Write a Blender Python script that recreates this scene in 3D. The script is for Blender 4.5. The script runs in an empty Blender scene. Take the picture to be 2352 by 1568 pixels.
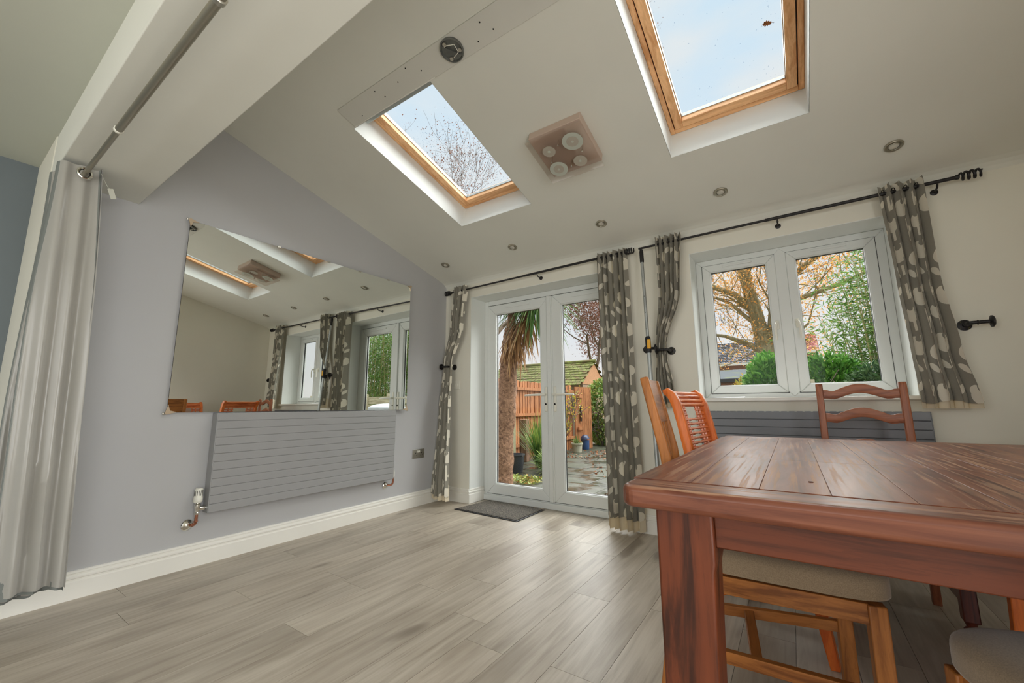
import bpy, bmesh, math, random
import numpy as np
from mathutils import Vector, Matrix, Quaternion
random.seed(7); rng = np.random.default_rng(7)
scene = bpy.context.scene
COL = scene.collection
PI = math.pi

# ------------------------------------------------------------------ camera
cam_d = bpy.data.cameras.new('camera'); cam = bpy.data.objects.new('camera', cam_d); COL.objects.link(cam)
cam_d.sensor_fit = 'HORIZONTAL'; cam_d.sensor_width = 36.0; cam_d.lens = 14.3275
cam_d.clip_start = 0.02; cam_d.clip_end = 300
_R, _U, _F = Vector((.8271, .5620, -.0050)), Vector((.0918, -.1263, .9877)), Vector((-.5545, .8174, .1560))
cam.matrix_world = Matrix(((_R.x, _U.x, -_F.x, 0), (_R.y, _U.y, -_F.y, 0), (_R.z, _U.z, -_F.z, .94), (0, 0, 0, 1)))
scene.camera = cam

# ------------------------------------------------------------------ colour management
vs = scene.view_settings
vs.view_transform = 'Standard'; vs.look = 'None'; vs.exposure = 1.1; vs.gamma = 1.0; vs.use_curve_mapping = False
scene.cycles.max_bounces = 10; scene.cycles.diffuse_bounces = 7; scene.cycles.glossy_bounces = 5
scene.cycles.transmission_bounces = 8; scene.cycles.transparent_max_bounces = 14
scene.cycles.caustics_reflective = False; scene.cycles.caustics_refractive = False
scene.cycles.sample_clamp_indirect = 6.0

# ------------------------------------------------------------------ sky: even overcast, pale blue above, warm white near the horizon
world = bpy.data.worlds.new('overcast_sky'); scene.world = world; world.use_nodes = True
def build_world(strength):
    nt = world.node_tree; N = nt.nodes; L = nt.links
    for n in list(N): N.remove(n)
    out = N.new('ShaderNodeOutputWorld'); bg = N.new('ShaderNodeBackground'); tc = N.new('ShaderNodeTexCoord')
    sep = N.new('ShaderNodeSeparateXYZ'); ramp = N.new('ShaderNodeValToRGB'); noi = N.new('ShaderNodeTexNoise')
    mp = N.new('ShaderNodeMapping'); r2 = N.new('ShaderNodeValToRGB'); mix = N.new('ShaderNodeMix'); mix.data_type = 'RGBA'
    L.new(tc.outputs['Generated'], sep.inputs[0]); L.new(sep.outputs['Z'], ramp.inputs[0])
    e = ramp.color_ramp.elements
    e[0].position = 0.0; e[0].color = (.82, .77, .75, 1)
    e[1].position = 0.75; e[1].color = (.60, .76, .90, 1)
    m = e.new(.22); m.color = (.74, .77, .83, 1)
    m = e.new(.42); m.color = (.72, .79, .87, 1)
    mp.inputs['Scale'].default_value = (1.6, 1.6, 4.0)
    L.new(tc.outputs['Generated'], mp.inputs[0]); L.new(mp.outputs[0], noi.inputs['Vector'])
    noi.inputs['Scale'].default_value = 2.2; noi.inputs['Detail'].default_value = 5
    r2.color_ramp.elements[0].position = .42; r2.color_ramp.elements[0].color = (0, 0, 0, 1)
    r2.color_ramp.elements[1].position = .68; r2.color_ramp.elements[1].color = (1, 1, 1, 1)
    L.new(noi.outputs['Fac'], r2.inputs[0])
    mul = N.new('ShaderNodeMath'); mul.operation = 'MULTIPLY'; mul.inputs[1].default_value = .7
    L.new(r2.outputs[0], mul.inputs[0]); L.new(mul.outputs[0], mix.inputs['Factor'])
    L.new(ramp.outputs[0], mix.inputs['A']); mix.inputs['B'].default_value = (.86, .82, .79, 1)
    L.new(mix.outputs['Result'], bg.inputs['Color']); bg.inputs['Strength'].default_value = strength
    L.new(bg.outputs[0], out.inputs[0])
build_world(.50)

# fill lamps added at the made-up rear window and side door
def area(name, loc, rot, sx, sy, power, col=(1, 1, 1)):
    l = bpy.data.lights.new(name, 'AREA'); l.shape = 'RECTANGLE'; l.size = sx; l.size_y = sy; l.energy = power; l.color = col
    o = bpy.data.objects.new(name, l); COL.objects.link(o); o.location = loc; o.rotation_euler = rot
    return o
area('rear_fill_light', (-1.2, -3.25, 1.30), (PI / 2, 0, 0), 3.6, 1.8, 26, (.97, .985, 1.0))  # unseen lamp added behind the camera to brighten the room
area('side_fill_light', (1.185, -.35, 1.08), (PI / 2, 0, PI / 2), 2.1, 2.0, 28, (.97, .985, 1.0))     # unseen fill lamp added at the made-up door, right of the camera
# the sun behind an even cloud layer: a very wide, soft source high over the garden
sun_d = bpy.data.lights.new('veiled_sun', 'SUN'); sun_d.energy = 7.4; sun_d.angle = math.radians(110); sun_d.color = (1.0, .985, .965)
sun = bpy.data.objects.new('veiled_sun', sun_d); COL.objects.link(sun); sun.rotation_euler = (math.radians(-32), math.radians(6), 0)

# ------------------------------------------------------------------ helpers: meshes
OFF = {}
class MB:
    def __init__(s): s.v = []; s.f = []; s.uv = {}
    def quad(s, a, b, c, d):
        n = len(s.v); s.v += [tuple(a), tuple(b), tuple(c), tuple(d)]; s.f.append((n, n + 1, n + 2, n + 3)); return s
    def poly(s, pts):
        n = len(s.v); s.v += [tuple(p) for p in pts]; s.f.append(tuple(range(n, n + len(pts)))); return s
    def box(s, x0, x1, y0, y1, z0, z1):
        n = len(s.v)
        s.v += [(x0, y0, z0), (x1, y0, z0), (x1, y1, z0), (x0, y1, z0), (x0, y0, z1), (x1, y0, z1), (x1, y1, z1), (x0, y1, z1)]
        for q in ((0, 3, 2, 1), (4, 5, 6, 7), (0, 1, 5, 4), (1, 2, 6, 5), (2, 3, 7, 6), (3, 0, 4, 7)): s.f.append(tuple(n + i for i in q))
        return s
    def prism(s, poly, axis, lo, hi):
        """poly: 2D outline in the plane of the other two axes (in xyz order), extruded along axis"""
        m = len(poly); n = len(s.v)
        def P(p, t):
            a, b = p
            return (t, a, b) if axis == 'x' else (a, t, b) if axis == 'y' else (a, b, t)
        s.v += [P(p, lo) for p in poly] + [P(p, hi) for p in poly]
        s.f.append(tuple(range(n + m - 1, n - 1, -1))); s.f.append(tuple(range(n + m, n + 2 * m)))
        for i in range(m):
            j = (i + 1) % m; s.f.append((n + i, n + j, n + m + j, n + m + i))
        return s
    def tube(s, pts, rad, seg=10, cap=True, closed=False):
        pts = [Vector(p) for p in pts]; k = len(pts)
        if not hasattr(rad, '__len__'): rad = [rad] * k
        n0 = len(s.v); up = None
        for i, p in enumerate(pts):
            if closed: t = pts[(i + 1) % k] - pts[i - 1]
            elif i == 0: t = pts[1] - p
            elif i == k - 1: t = p - pts[i - 1]
            else: t = pts[i + 1] - pts[i - 1]
            if t.length < 1e-9: t = Vector((0, 0, 1))
            t.normalize()
            if up is None:
                up = Vector((0, 0, 1)) if abs(t.z) < .9 else Vector((1, 0, 0))
            a = t.cross(up)
            if a.length < 1e-6: a = t.cross(Vector((.3, .9, .2)))
            a.normalize(); b = a.cross(t); up = b
            for j in range(seg):
                w = 2 * PI * j / seg
                s.v.append(tuple(p + (a * math.cos(w) + b * math.sin(w)) * rad[i]))
        for i in range(k if closed else k - 1):
            i2 = (i + 1) % k
            for j in range(seg):
                j2 = (j + 1) % seg
                s.f.append((n0 + i * seg + j, n0 + i * seg + j2, n0 + i2 * seg + j2, n0 + i2 * seg + j))
        if cap and not closed:
            s.f.append(tuple(n0 + j for j in range(seg - 1, -1, -1)))
            s.f.append(tuple(n0 + (k - 1) * seg + j for j in range(seg)))
        return s
    def lathe(s, prof, center, axis=(0, 0, 1), seg=20):
        """prof: (radius, height) pairs along axis from center"""
        ax = Vector(axis).normalized(); c = Vector(center)
        t = Vector((1, 0, 0)) if abs(ax.x) < .9 else Vector((0, 1, 0))
        a = ax.cross(t).normalized(); b = ax.cross(a); n0 = len(s.v); k = len(prof)
        for r, h in prof:
            for j in range(seg):
                w = 2 * PI * j / seg; s.v.append(tuple(c + ax * h + (a * math.cos(w) + b * math.sin(w)) * max(r, 1e-5)))
        for i in range(k - 1):
            for j in range(seg):
                j2 = (j + 1) % seg; s.f.append((n0 + i * seg + j, n0 + i * seg + j2, n0 + (i + 1) * seg + j2, n0 + (i + 1) * seg + j))
        s.f.append(tuple(n0 + j for j in range(seg - 1, -1, -1))); s.f.append(tuple(n0 + (k - 1) * seg + j for j in range(seg)))
        return s
    def grid(s, fn, nu, nv, uvfn=None):
        n0 = len(s.v)
        for i in range(nv + 1):
            for j in range(nu + 1):
                u, v = j / nu, i / nv
                if uvfn: s.uv[len(s.v)] = uvfn(u, v)
                s.v.append(tuple(fn(u, v)))
        for i in range(nv):
            for j in range(nu):
                a = n0 + i * (nu + 1) + j; s.f.append((a, a + 1, a + nu + 2, a + nu + 1))
        return s
    def torus(s, c, axis, R, r, seg=24, ss=8):
        ax = Vector(axis).normalized(); t = Vector((1, 0, 0)) if abs(ax.x) < .9 else Vector((0, 1, 0))
        a = ax.cross(t).normalized(); b = ax.cross(a); c = Vector(c)
        return s.tube([c + (a * math.cos(2 * PI * i / seg) + b * math.sin(2 * PI * i / seg)) * R for i in range(seg)], r, ss, closed=True)
    def xf(s, M, start=0):
        for i in range(start, len(s.v)): s.v[i] = tuple(M @ Vector(s.v[i]))
        return s
    def mesh(s, name, mat, origin=(0, 0, 0), bevel=0, bseg=2, smooth=True, angle=35, flat=True):
        me = bpy.data.meshes.new(name); ox, oy, oz = origin
        me.from_pydata([(x - ox, y - oy, z - oz) for x, y, z in s.v], [], s.f)
        if s.uv:
            uvl = me.uv_layers.new(name='UVMap')
            for lp in me.loops:
                if lp.vertex_index in s.uv: uvl.data[lp.index].uv = s.uv[lp.vertex_index]
        bm = bmesh.new(); bm.from_mesh(me)
        bmesh.ops.recalc_face_normals(bm, faces=bm.faces)
        if bevel:
            es = [e for e in bm.edges if len(e.link_faces) == 2 and e.calc_face_angle(0) > .5]
            for f in bm.faces: f.smooth = not flat
            res = bmesh.ops.bevel(bm, geom=es, offset=bevel, segments=bseg, profile=.5, affect='EDGES', clamp_overlap=True)
            for f in res['faces']: f.smooth = True
        elif smooth:
            for f in bm.faces: f.smooth = True
        bm.to_mesh(me); bm.free()
        if smooth and not (bevel and flat): me.set_sharp_from_angle(angle=math.radians(angle if not bevel else 50))
        if mat: me.materials.append(mat)
        return me
    def build(s, name, mat, parent=None, **kw):
        """vertices are given in world coordinates (or in the thing's own coordinates when it is a copied prototype at the origin)"""
        if parent is not None: org = OFF[parent.name]
        else:
            a = np.array(s.v); org = ((a[:, 0].min() + a[:, 0].max()) / 2, (a[:, 1].min() + a[:, 1].max()) / 2, a[:, 2].min())
        o = bpy.data.objects.new(name, s.mesh(name, mat, org, **kw)); COL.objects.link(o)
        if parent is None: o.location = org
        else: o.parent = parent
        OFF[o.name] = org
        return o

def thing(name, label, cat, loc=(0, 0, 0), rotz=0, group=None):
    o = bpy.data.objects.new(name, None); COL.objects.link(o); o.empty_display_size = .1
    o.location = loc; o.rotation_euler = (0, 0, rotz); o['label'] = label; o['category'] = cat
    if group: o['group'] = group
    OFF[o.name] = tuple(loc) if rotz == 0 else (0, 0, 0)
    return o
def local_thing(name, label, cat, loc, rotz=0, group=None):
    o = thing(name, label, cat, loc, rotz, group); OFF[o.name] = (0, 0, 0); return o
def tag(o, label, cat, group=None):
    o['label'] = label; o['category'] = cat
    if group: o['group'] = group
    return o
def struct(o, label=None):
    o['kind'] = 'structure'
    if label: o['label'] = label
    return o
def stuff(o): o['kind'] = 'stuff'; return o
def sroot(name, label=None, loc=(0, 0, 0)):
    o = bpy.data.objects.new(name, None); COL.objects.link(o); o.location = loc; o['kind'] = 'structure'
    if label: o['label'] = label
    OFF[o.name] = tuple(loc); return o
def copy_tree(o, parent=None):
    c = o.copy(); COL.objects.link(c); c.parent = parent
    if o.name in OFF: OFF[c.name] = OFF[o.name]
    for ch in list(o.children): copy_tree(ch, c)
    return c
def mobj(name, me, parent, loc=(0, 0, 0), rot=(0, 0, 0)):
    o = bpy.data.objects.new(name, me); COL.objects.link(o); o.parent = parent; o.location = loc; o.rotation_euler = rot
    OFF[o.name] = (0, 0, 0); return o

# ------------------------------------------------------------------ helpers: materials
def srgb(r, g, b):
    f = lambda c: (c / 255 / 12.92) if c / 255 <= .04045 else ((c / 255 + .055) / 1.055) ** 2.4
    return (f(r), f(g), f(b), 1)
class NT:
    def __init__(s, name):
        s.m = bpy.data.materials.new(name); s.m.use_nodes = True; s.t = s.m.node_tree; s.N = s.t.nodes
        s.b = s.N['Principled BSDF']; s.o = s.N['Material Output']
    def n(s, typ, **kw):
        x = s.N.new('ShaderNode' + typ)
        for k, v in kw.items(): setattr(x, k, v)
        return x
    def l(s, a, b): s.t.links.new(a, b)
    def math(s, op, a, b=None, clamp=False):
        x = s.n('Math', operation=op); x.use_clamp = clamp
        for i, v in enumerate((a, b)):
            if v is None: continue
            if hasattr(v, 'is_output'): s.l(v, x.inputs[i])
            else: x.inputs[i].default_value = v
        return x.outputs[0]
    def mix(s, fac, a, b):
        x = s.n('Mix', data_type='RGBA')
        for k, v in (('Factor', fac), ('A', a), ('B', b)):
            if hasattr(v, 'is_output'): s.l(v, x.inputs[k])
            else: x.inputs[k].default_value = v
        return x.outputs['Result']
    def noise(s, vec, scale, detail=4, rough=.55, dist=0):
        x = s.n('TexNoise'); x.inputs['Scale'].default_value = scale; x.inputs['Detail'].default_value = detail
        x.inputs['Roughness'].default_value = rough; x.inputs['Distortion'].default_value = dist
        if vec is not None: s.l(vec, x.inputs['Vector'])
        return x.outputs['Fac']
    def ramp(s, fac, stops):
        x = s.n('ValToRGB'); e = x.color_ramp.elements
        e[0].position, e[0].color = stops[0]; e[1].position, e[1].color = stops[-1]
        for p, c in stops[1:-1]: q = e.new(p); q.color = c
        s.l(fac, x.inputs[0]); return x.outputs[0]
    def obj(s, scale=(1, 1, 1), rand=0.0):
        tc = s.n('TexCoord'); mp = s.n('Mapping'); mp.inputs['Scale'].default_value = scale
        src = tc.outputs['Object']
        if rand:
            oi = s.n('ObjectInfo'); va = s.n('VectorMath', operation='SCALE'); va.inputs[0].default_value = (rand, rand * .7, rand * 1.3)
            s.l(oi.outputs['Random'], va.inputs['Scale']); ad = s.n('VectorMath', operation='ADD')
            s.l(src, ad.inputs[0]); s.l(va.outputs[0], ad.inputs[1]); src = ad.outputs[0]
        s.l(src, mp.inputs[0]); return mp.outputs[0]
    def bump(s, h, strength=.2, dist=.01):
        x = s.n('Bump'); x.inputs['Strength'].default_value = strength; x.inputs['Distance'].default_value = dist
        s.l(h, x.inputs['Height']); s.l(x.outputs[0], s.b.inputs['Normal'])
    def set(s, **kw):
        for k, v in kw.items():
            i = s.b.inputs[{'col': 'Base Color', 'rough': 'Roughness', 'metal': 'Metallic', 'coat': 'Coat Weight', 'crough': 'Coat Roughness',
                            'spec': 'Specular IOR Level', 'sheen': 'Sheen Weight', 'emit': 'Emission Strength', 'alpha': 'Alpha', 'trans': 'Transmission Weight'}[k]]
            if hasattr(v, 'is_output'): s.l(v, i)
            else: i.default_value = v
        return s.m
CB = lambda v: (v, v, v, 1)
def plain(name, col, rough=.5, metal=0, var=.0, nscale=8, bump=0, **kw):
    t = NT(name); v = t.obj()
    if var:
        f = t.noise(v, nscale); dark = tuple(c * (1 - var) for c in col[:3]) + (1,); lite = tuple(min(1, c * (1 + var)) for c in col[:3]) + (1,)
        t.set(col=t.ramp(f, [(.3, dark), (.7, lite)]))
    else: t.set(col=col)
    if bump: t.bump(t.noise(v, 180, 3), bump, .002)
    return t.set(rough=rough, metal=metal, **kw)
_wood = {}
def wood(base, axis='z', dark=None, rough=.38, coat=.25, scale=1.0, knots=.25):
    key = (base, axis, dark, rough, coat, scale)
    if key in _wood: return _wood[key]
    t = NT('wood_grain'); k = {'x': (1.2, 14, 14), 'y': (14, 1.2, 14), 'z': (14, 14, 1.2)}[axis]
    v = t.obj(tuple(c * scale for c in k), rand=5)
    f1 = t.noise(v, 2.2, 6, .62, .6); f2 = t.noise(v, 9, 3, .5, .2)
    v2 = t.obj((3, 3, 3) if axis != 'q' else (1, 1, 1), rand=3); f3 = t.noise(v2, 1.6, 2)
    b = srgb(*base); d = srgb(*dark) if dark else tuple(c * .5 for c in b[:3]) + (1,)
    li = tuple(min(1, c * 1.22) for c in b[:3]) + (1,)
    c1 = t.ramp(f1, [(.36, d), (.50, b), (.66, li)])
    c2 = t.mix(t.math('MULTIPLY', t.math('GREATER_THAN', f2, .56), .22), c1, d)
    c3 = t.mix(t.math('MULTIPLY', t.ramp(f3, [(.55, CB(0)), (.8, CB(1))]), knots), c2, d)
    t.bump(f2, .08, .002)
    _wood[key] = t.set(col=c3, rough=rough, coat=coat * .5, crough=.25, spec=.3)
    return _wood[key]

def wall_paint(name, col, var=.03, rough=.75):
    t = NT(name); v = t.obj(); f = t.noise(v, 1.3, 3); g = t.noise(v, 260, 2)
    a = tuple(c * (1 - var) for c in col[:3]) + (1,); b = tuple(min(1, c * (1 + var)) for c in col[:3]) + (1,)
    t.bump(g, .06, .002); return t.set(col=t.ramp(f, [(.3, a), (.7, b)]), rough=rough, spec=.3)
M = {}
M['wall'] = wall_paint('warm_white_wall_paint', srgb(230, 227, 214))
M['ceil'] = wall_paint('ceiling_paint', srgb(226, 226, 217))
M['grey'] = wall_paint('grey_wall_paint', srgb(186, 186, 187), .02, .65)
M['shaded_grey'] = wall_paint('shaded_grey_wall_paint', srgb(112, 120, 124))  # grey wall with the unlit room's shade put into the colour
M['reveal'] = wall_paint('white_reveal_paint', srgb(232, 235, 232), .01)
M['gloss'] = plain('white_gloss_paint', srgb(234, 232, 224), .3, var=.02, nscale=3)
M['upvc'] = plain('white_upvc', srgb(222, 225, 222), .28)
M['rubber'] = plain('black_rubber', srgb(28, 28, 30), .6)
M['black'] = plain('black_iron', srgb(38, 36, 36), .45, .3, var=.2, nscale=60)
M['steel'] = plain('brushed_steel', srgb(190, 186, 175), .35, .9)
M['chrome'] = plain('chrome', srgb(225, 222, 214), .12, 1.0)
M['copper'] = plain('copper', srgb(172, 116, 92), .3, .9, var=.15, nscale=30)
M['alu'] = plain('aluminium', srgb(172, 176, 174), .42, .6)
M['plastic'] = plain('white_plastic', srgb(232, 230, 218), .4)
M['rad'] = plain('grey_radiator_paint', srgb(152, 152, 152), .38, var=.02, nscale=4)
M['rad2'] = plain('anthracite_radiator_paint', srgb(112, 115, 120), .34, var=.03, nscale=4)
M['hole'] = plain('dark_hole', srgb(18, 16, 14), .9)
M['yellow'] = plain('yellow_plastic', srgb(232, 170, 30), .4)
M['paper'] = plain('white_paper', srgb(238, 236, 245), .7)
def mirror_mat():
    t = NT('mirror_silver'); return t.set(col=(.86, .89, .865, 1), rough=0.0, metal=1.0)
M['mirror'] = mirror_mat()
def glass_mat(name, tint=(.97, .985, .98, 1), refl=1.0, wet=0):
    t = NT(name); t.N.remove(t.b)
    tr = t.n('BsdfTransparent'); gl = t.n('BsdfGlossy'); lw_ = t.n('LayerWeight'); mx = t.n('MixShader')
    tr.inputs['Color'].default_value = tint; gl.inputs['Roughness'].default_value = .02
    fac = t.math('ADD', t.math('MULTIPLY', t.math('POWER', lw_.outputs['Facing'], 5.0), .85), .005)     # reflection grows towards grazing angles
    t.l(fac, mx.inputs[0]); t.l(tr.outputs[0], mx.inputs[1]); t.l(gl.outputs[0], mx.inputs[2]); t.l(mx.outputs[0], t.o.inputs['Surface'])
    return t.m
M['glass'] = glass_mat('window_glass')
def frost_mat():
    t = NT('clear_light_glass'); t.N.remove(t.b)
    tr = t.n('BsdfTransparent'); gl = t.n('BsdfGlossy'); mx = t.n('MixShader')
    tr.inputs['Color'].default_value = (.97, .93, .90, 1); gl.inputs['Roughness'].default_value = .05; mx.inputs[0].default_value = .14
    t.l(tr.outputs[0], mx.inputs[1]); t.l(gl.outputs[0], mx.inputs[2]); t.l(mx.outputs[0], t.o.inputs['Surface']); return t.m
M['lightglass'] = frost_mat()

def plank_mat():
    t = NT('grey_oak_laminate'); v = t.obj((13, .8, 9), rand=9); vb = t.obj((2.5, .8, 1), rand=6)
    f1 = t.noise(v, 2.6, 7, .62, .5); f2 = t.noise(v, 16, 3); f3 = t.noise(vb, 1.5, 3)
    oi = t.n('ObjectInfo')
    c = t.ramp(f1, [(.25, srgb(146, 133, 116)), (.45, srgb(171, 159, 142)), (.6, srgb(183, 172, 155)), (.8, srgb(195, 185, 168))])
    c = t.mix(t.math('MULTIPLY', t.ramp(f3, [(.48, CB(0)), (.70, CB(1))]), .6), c, srgb(128, 114, 98))
    kn = t.noise(t.obj((5, 1.6, 1), rand=12), 1.2, 1); c = t.mix(t.ramp(kn, [(.68, CB(0)), (.76, CB(.65))]), c, srgb(104, 90, 76))
    hs = t.n('HueSaturation'); t.l(c, hs.inputs['Color'])
    t.l(t.math('ADD', t.math('MULTIPLY', oi.outputs['Random'], .16), .90), hs.inputs['Value']); hs.inputs['Saturation'].default_value = .95
    t.bump(f2, .05, .001)
    return t.set(col=hs.outputs[0], rough=t.math('ADD', t.math('MULTIPLY', f2, .15), .32), spec=.5)
M['plank'] = plank_mat()

def tulip_mat():
    """grey cotton printed with cream tulips, stems and leaves; UV is in metres on the flat cloth"""
    t = NT('tulip_print_cotton'); W, H = .31, .54
    tc = t.n('TexCoord'); d = t.n('VectorMath', operation='DIVIDE'); d.inputs[1].default_value = (W, H, 1)
    fr = t.n('VectorMath', operation='FRACTION'); mu = t.n('VectorMath', operation='MULTIPLY'); mu.inputs[1].default_value = (W, H, 0)
    t.l(tc.outputs['UV'], d.inputs[0]); t.l(d.outputs[0], fr.inputs[0]); t.l(fr.outputs[0], mu.inputs[0]); P = mu.outputs[0]
    def ell(cx, cy, a, b, rot=0, box=False):
        mp = t.n('Mapping', vector_type='TEXTURE'); mp.inputs['Location'].default_value = (cx, cy, 0)
        mp.inputs['Rotation'].default_value = (0, 0, math.radians(rot)); mp.inputs['Scale'].default_value = (a, b, 1); t.l(P, mp.inputs[0])
        if box:
            ab = t.n('VectorMath', operation='ABSOLUTE'); t.l(mp.outputs[0], ab.inputs[0]); sp = t.n('SeparateXYZ'); t.l(ab.outputs[0], sp.inputs[0])
            return t.math('MAXIMUM', sp.outputs[0], sp.outputs[1])
        ln = t.n('VectorMath', operation='LENGTH'); t.l(mp.outputs[0], ln.inputs[0]); return ln.outputs['Value']
    shapes = []
    def flower(cx, cy, stem, leafs, s=1.0):
        shapes.append(ell(cx, cy, .050 * s, .052 * s)); shapes.append(ell(cx - .022 * s, cy + .030 * s, .026 * s, .032 * s)); shapes.append(ell(cx + .022 * s, cy + .030 * s, .026 * s, .032 * s))
        shapes.append(ell(cx + .004, cy - .052 * s - .02 - stem / 2, .0055, stem / 2, 2, True))
        for lx, ly, r in leafs: shapes.append(ell(cx + lx, cy - .06 - ly, .040, .0165, r))
    flower(.080, .445, .14, [(.042, .085, 48)], .95); flower(.235, .180, .06, [(-.040, .045, 130)], .95)
    shapes.append(ell(.239, .495, .0055, .045, 0, True)); shapes.append(ell(.266, .478, .036, .0155, 50)); shapes.append(ell(.232, .360, .030, .040)); shapes.append(ell(.234, .297, .0055, .03, 0, True))
    shapes.append(ell(.085, .130, .034, .040)); shapes.append(ell(.088, .058, .0055, .042, 0, True)); shapes.append(ell(.055, .050, .034, .0145, 125)); shapes.append(ell(.158, .50, .034, .0145, 55))
    m = shapes[0]
    for q in shapes[1:]: m = t.math('MINIMUM', m, q)
    notch = t.math('MINIMUM', ell(.080, .488, .014, .018), t.math('MINIMUM', ell(.235, .223, .014, .018), ell(.232, .397, .010, .014)))
    fac = t.math('MULTIPLY', t.math('LESS_THAN', m, 1.0), t.math('GREATER_THAN', notch, 1.0))
    nz = t.noise(t.obj((1, 1, 1)), 400, 2)
    g = t.mix(nz, srgb(146, 142, 130), srgb(162, 158, 146))
    t.bump(nz, .15, .001)
    # thin cloth: a little daylight comes through
    tl = t.n('BsdfTranslucent'); ms = t.n('MixShader'); ms.inputs[0].default_value = .12
    col = t.mix(fac, g, srgb(238, 232, 216)); t.l(col, tl.inputs['Color']); t.set(col=col, rough=.85, spec=.2, sheen=.1)
    t.l(t.b.outputs[0], ms.inputs[1]); t.l(tl.outputs[0], ms.inputs[2]); t.l(ms.outputs[0], t.o.inputs['Surface'])
    return t.m
M['tulip'] = tulip_mat()
M['lining'] = plain('cream_lining', srgb(228, 216, 190), .85)
M['satin'] = plain('silver_satin', srgb(160, 157, 150), .34, .0, var=.04, nscale=5, sheen=.5, spec=.7)
M['satinback'] = plain('blackout_lining', srgb(120, 124, 120), .7)

# ------------------------------------------------------------------ key dimensions (metres)
XL, XR, YD, YF, YO = -3.066, 1.20, 3.228, 3.46, 3.56
BN, BF, BZ = .275, .625, 2.12            # beam near / far edge and underside
XM, ZM, YR = -3.575, 2.352, -3.4         # the older room behind: its left wall, ceiling and rear wall
SL = .2534
ZC = lambda y: 2.26 - SL * (y - YD)
CN = Vector((0, SL, 1)).normalized()     # outward normal of the sloping ceiling
CD = Vector((0, 1, -SL)).normalized()    # down the slope
def cp(x, y, d=0): return Vector((x, y, ZC(y))) + CN * d

# ================================================================== ROOM SHELL
# floor slab + planks
fl = MB().box(XM, XR, YR, YO, -.12, -.009).build('floor', plain('subfloor', srgb(120, 112, 100), .8))
struct(fl, 'grey oak laminate plank floor')
PW, PL = .1862, 1.22
known = {0: .748, 1: 1.527, 2: .674, 3: 1.085, 4: 1.49, 5: .25, 6: 1.06, 7: .45, 8: 1.883, 9: 1.548}
pm = {}
def plank_mesh(w, l):
    k = (round(w, 3), round(l, 3))
    if k not in pm: pm[k] = MB().box(-w / 2 + .0007, w / 2 - .0007, -l / 2 + .0008, l / 2 - .0008, -.008, 0).mesh('plank', M['plank'], smooth=False)
    return pm[k]
OFFF = OFF[fl.name]; x = XL + .012 - PW; i = -1
while x < XR - .002:
    x0, x1 = max(x, XL), min(x + PW, XR)
    if x1 - x0 > .004:
        s = known.get(i, (i * .37 * 1.7) % PL)
        while s > -.62: s -= PL
        y = s
        while y < 3.47:
            y0, y1 = max(y, -.6), min(y + PL, 3.47 if -2.7 < (x0 + x1) / 2 < -1.06 else YD)
            if y1 - y0 > .02:
                o = mobj('plank', plank_mesh(x1 - x0, y1 - y0), fl, ((x0 + x1) / 2 - OFFF[0], (y0 + y1) / 2 - OFFF[1], -OFFF[2]))
            y += PL
    x += PW; i += 1
# carpet of the older room behind the camera
c = MB().box(XM, XR, YR, -.6, -.009, .0).build('floor_rear', plain('beige_carpet', srgb(170, 158, 140), .95)); struct(c)

def wall_y(name, mat, x0, x1, z0, ztop, y0, y1, holes, revmat=None):
    """wall slab between y0 and y1 with rectangular holes (xa, xb, za, zb)"""
    m = MB(); xs = sorted({x0, x1} | {h[0] for h in holes} | {h[1] for h in holes})
    for a, b in zip(xs, xs[1:]):
        zs = [z0]
        for h in sorted(holes, key=lambda h: h[2]):
            if h[0] <= a + 1e-6 and h[1] >= b - 1e-6: zs += [h[2], h[3]]
        zs.append(ztop)
        for p, q in zip(zs[::2], zs[1::2]):
            if q - p > 1e-4: m.box(a, b, y0, y1, p, q)
    return m.build(name, mat, smooth=False)
DX0, DX1, DZ1 = -2.71, -1.05, 2.075
WX0, WX1, WZ0, WZ1 = -.55, .605, .987, 2.082
o = wall_y('wall_far', M['wall'], XL - .25, XR, -.12, 2.40, YD, YO, [(DX0, DX1, -.12, DZ1), (WX0, WX1, WZ0 - .024, WZ1)]); struct(o, 'warm white wall with french doors and window')
# bright white plaster reveals lining the door and window openings
m = MB()
for a, b, z0, z1 in ((DX0, DX1, 0, DZ1), (WX0, WX1, WZ0, WZ1)):
    m.box(a, a + .004, YD, YF, z0, z1); m.box(b - .004, b, YD, YF, z0, z1); m.box(a, b, YD, YF, z1 - .004, z1)
o = m.build('trim_1', M['reveal'], smooth=False); struct(o, 'white plaster reveals of the door and window openings')

# left wall (grey) with sloping head, the nib end and the older room's wall with shade in its colour
m = MB().prism([(BN, -.12), (YO, -.12), (YO, ZC(YO) + .3), (BN, ZC(BN) + .3)], 'x', XL - .25, XL)
o = m.build('wall_left', M['grey'], smooth=False); struct(o, 'plain mid grey painted wall')
o = MB().box(XM, XL - .0005, BN - .004, BN + .2, 0, ZM + .2).build('wall_nib', M['wall'], smooth=False); struct(o, 'white wall nib at the old opening')
o = MB().box(XM - .2, XM, YR - .2, BN, -.12, 2.7).build('wall_left_rear', M['shaded_grey'], smooth=False); struct(o, 'grey wall of the older room with shade in its colour')
m = MB(); SD0, SD1, SDZ = -1.45, .75, 2.12                 # opening for the made-up side door, added right of the camera for fill light
m.prism([(SD1, -.12), (YO, -.12), (YO, ZC(YO) + .3), (SD1, 3.3)], 'x', XR, XR + .2); m.box(XR, XR + .2, YR - .2, SD0, -.12, 3.3); m.box(XR, XR + .2, SD0, SD1, SDZ, 3.3); m.box(XR, XR + .2, SD0, SD1, -.12, 0)
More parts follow.
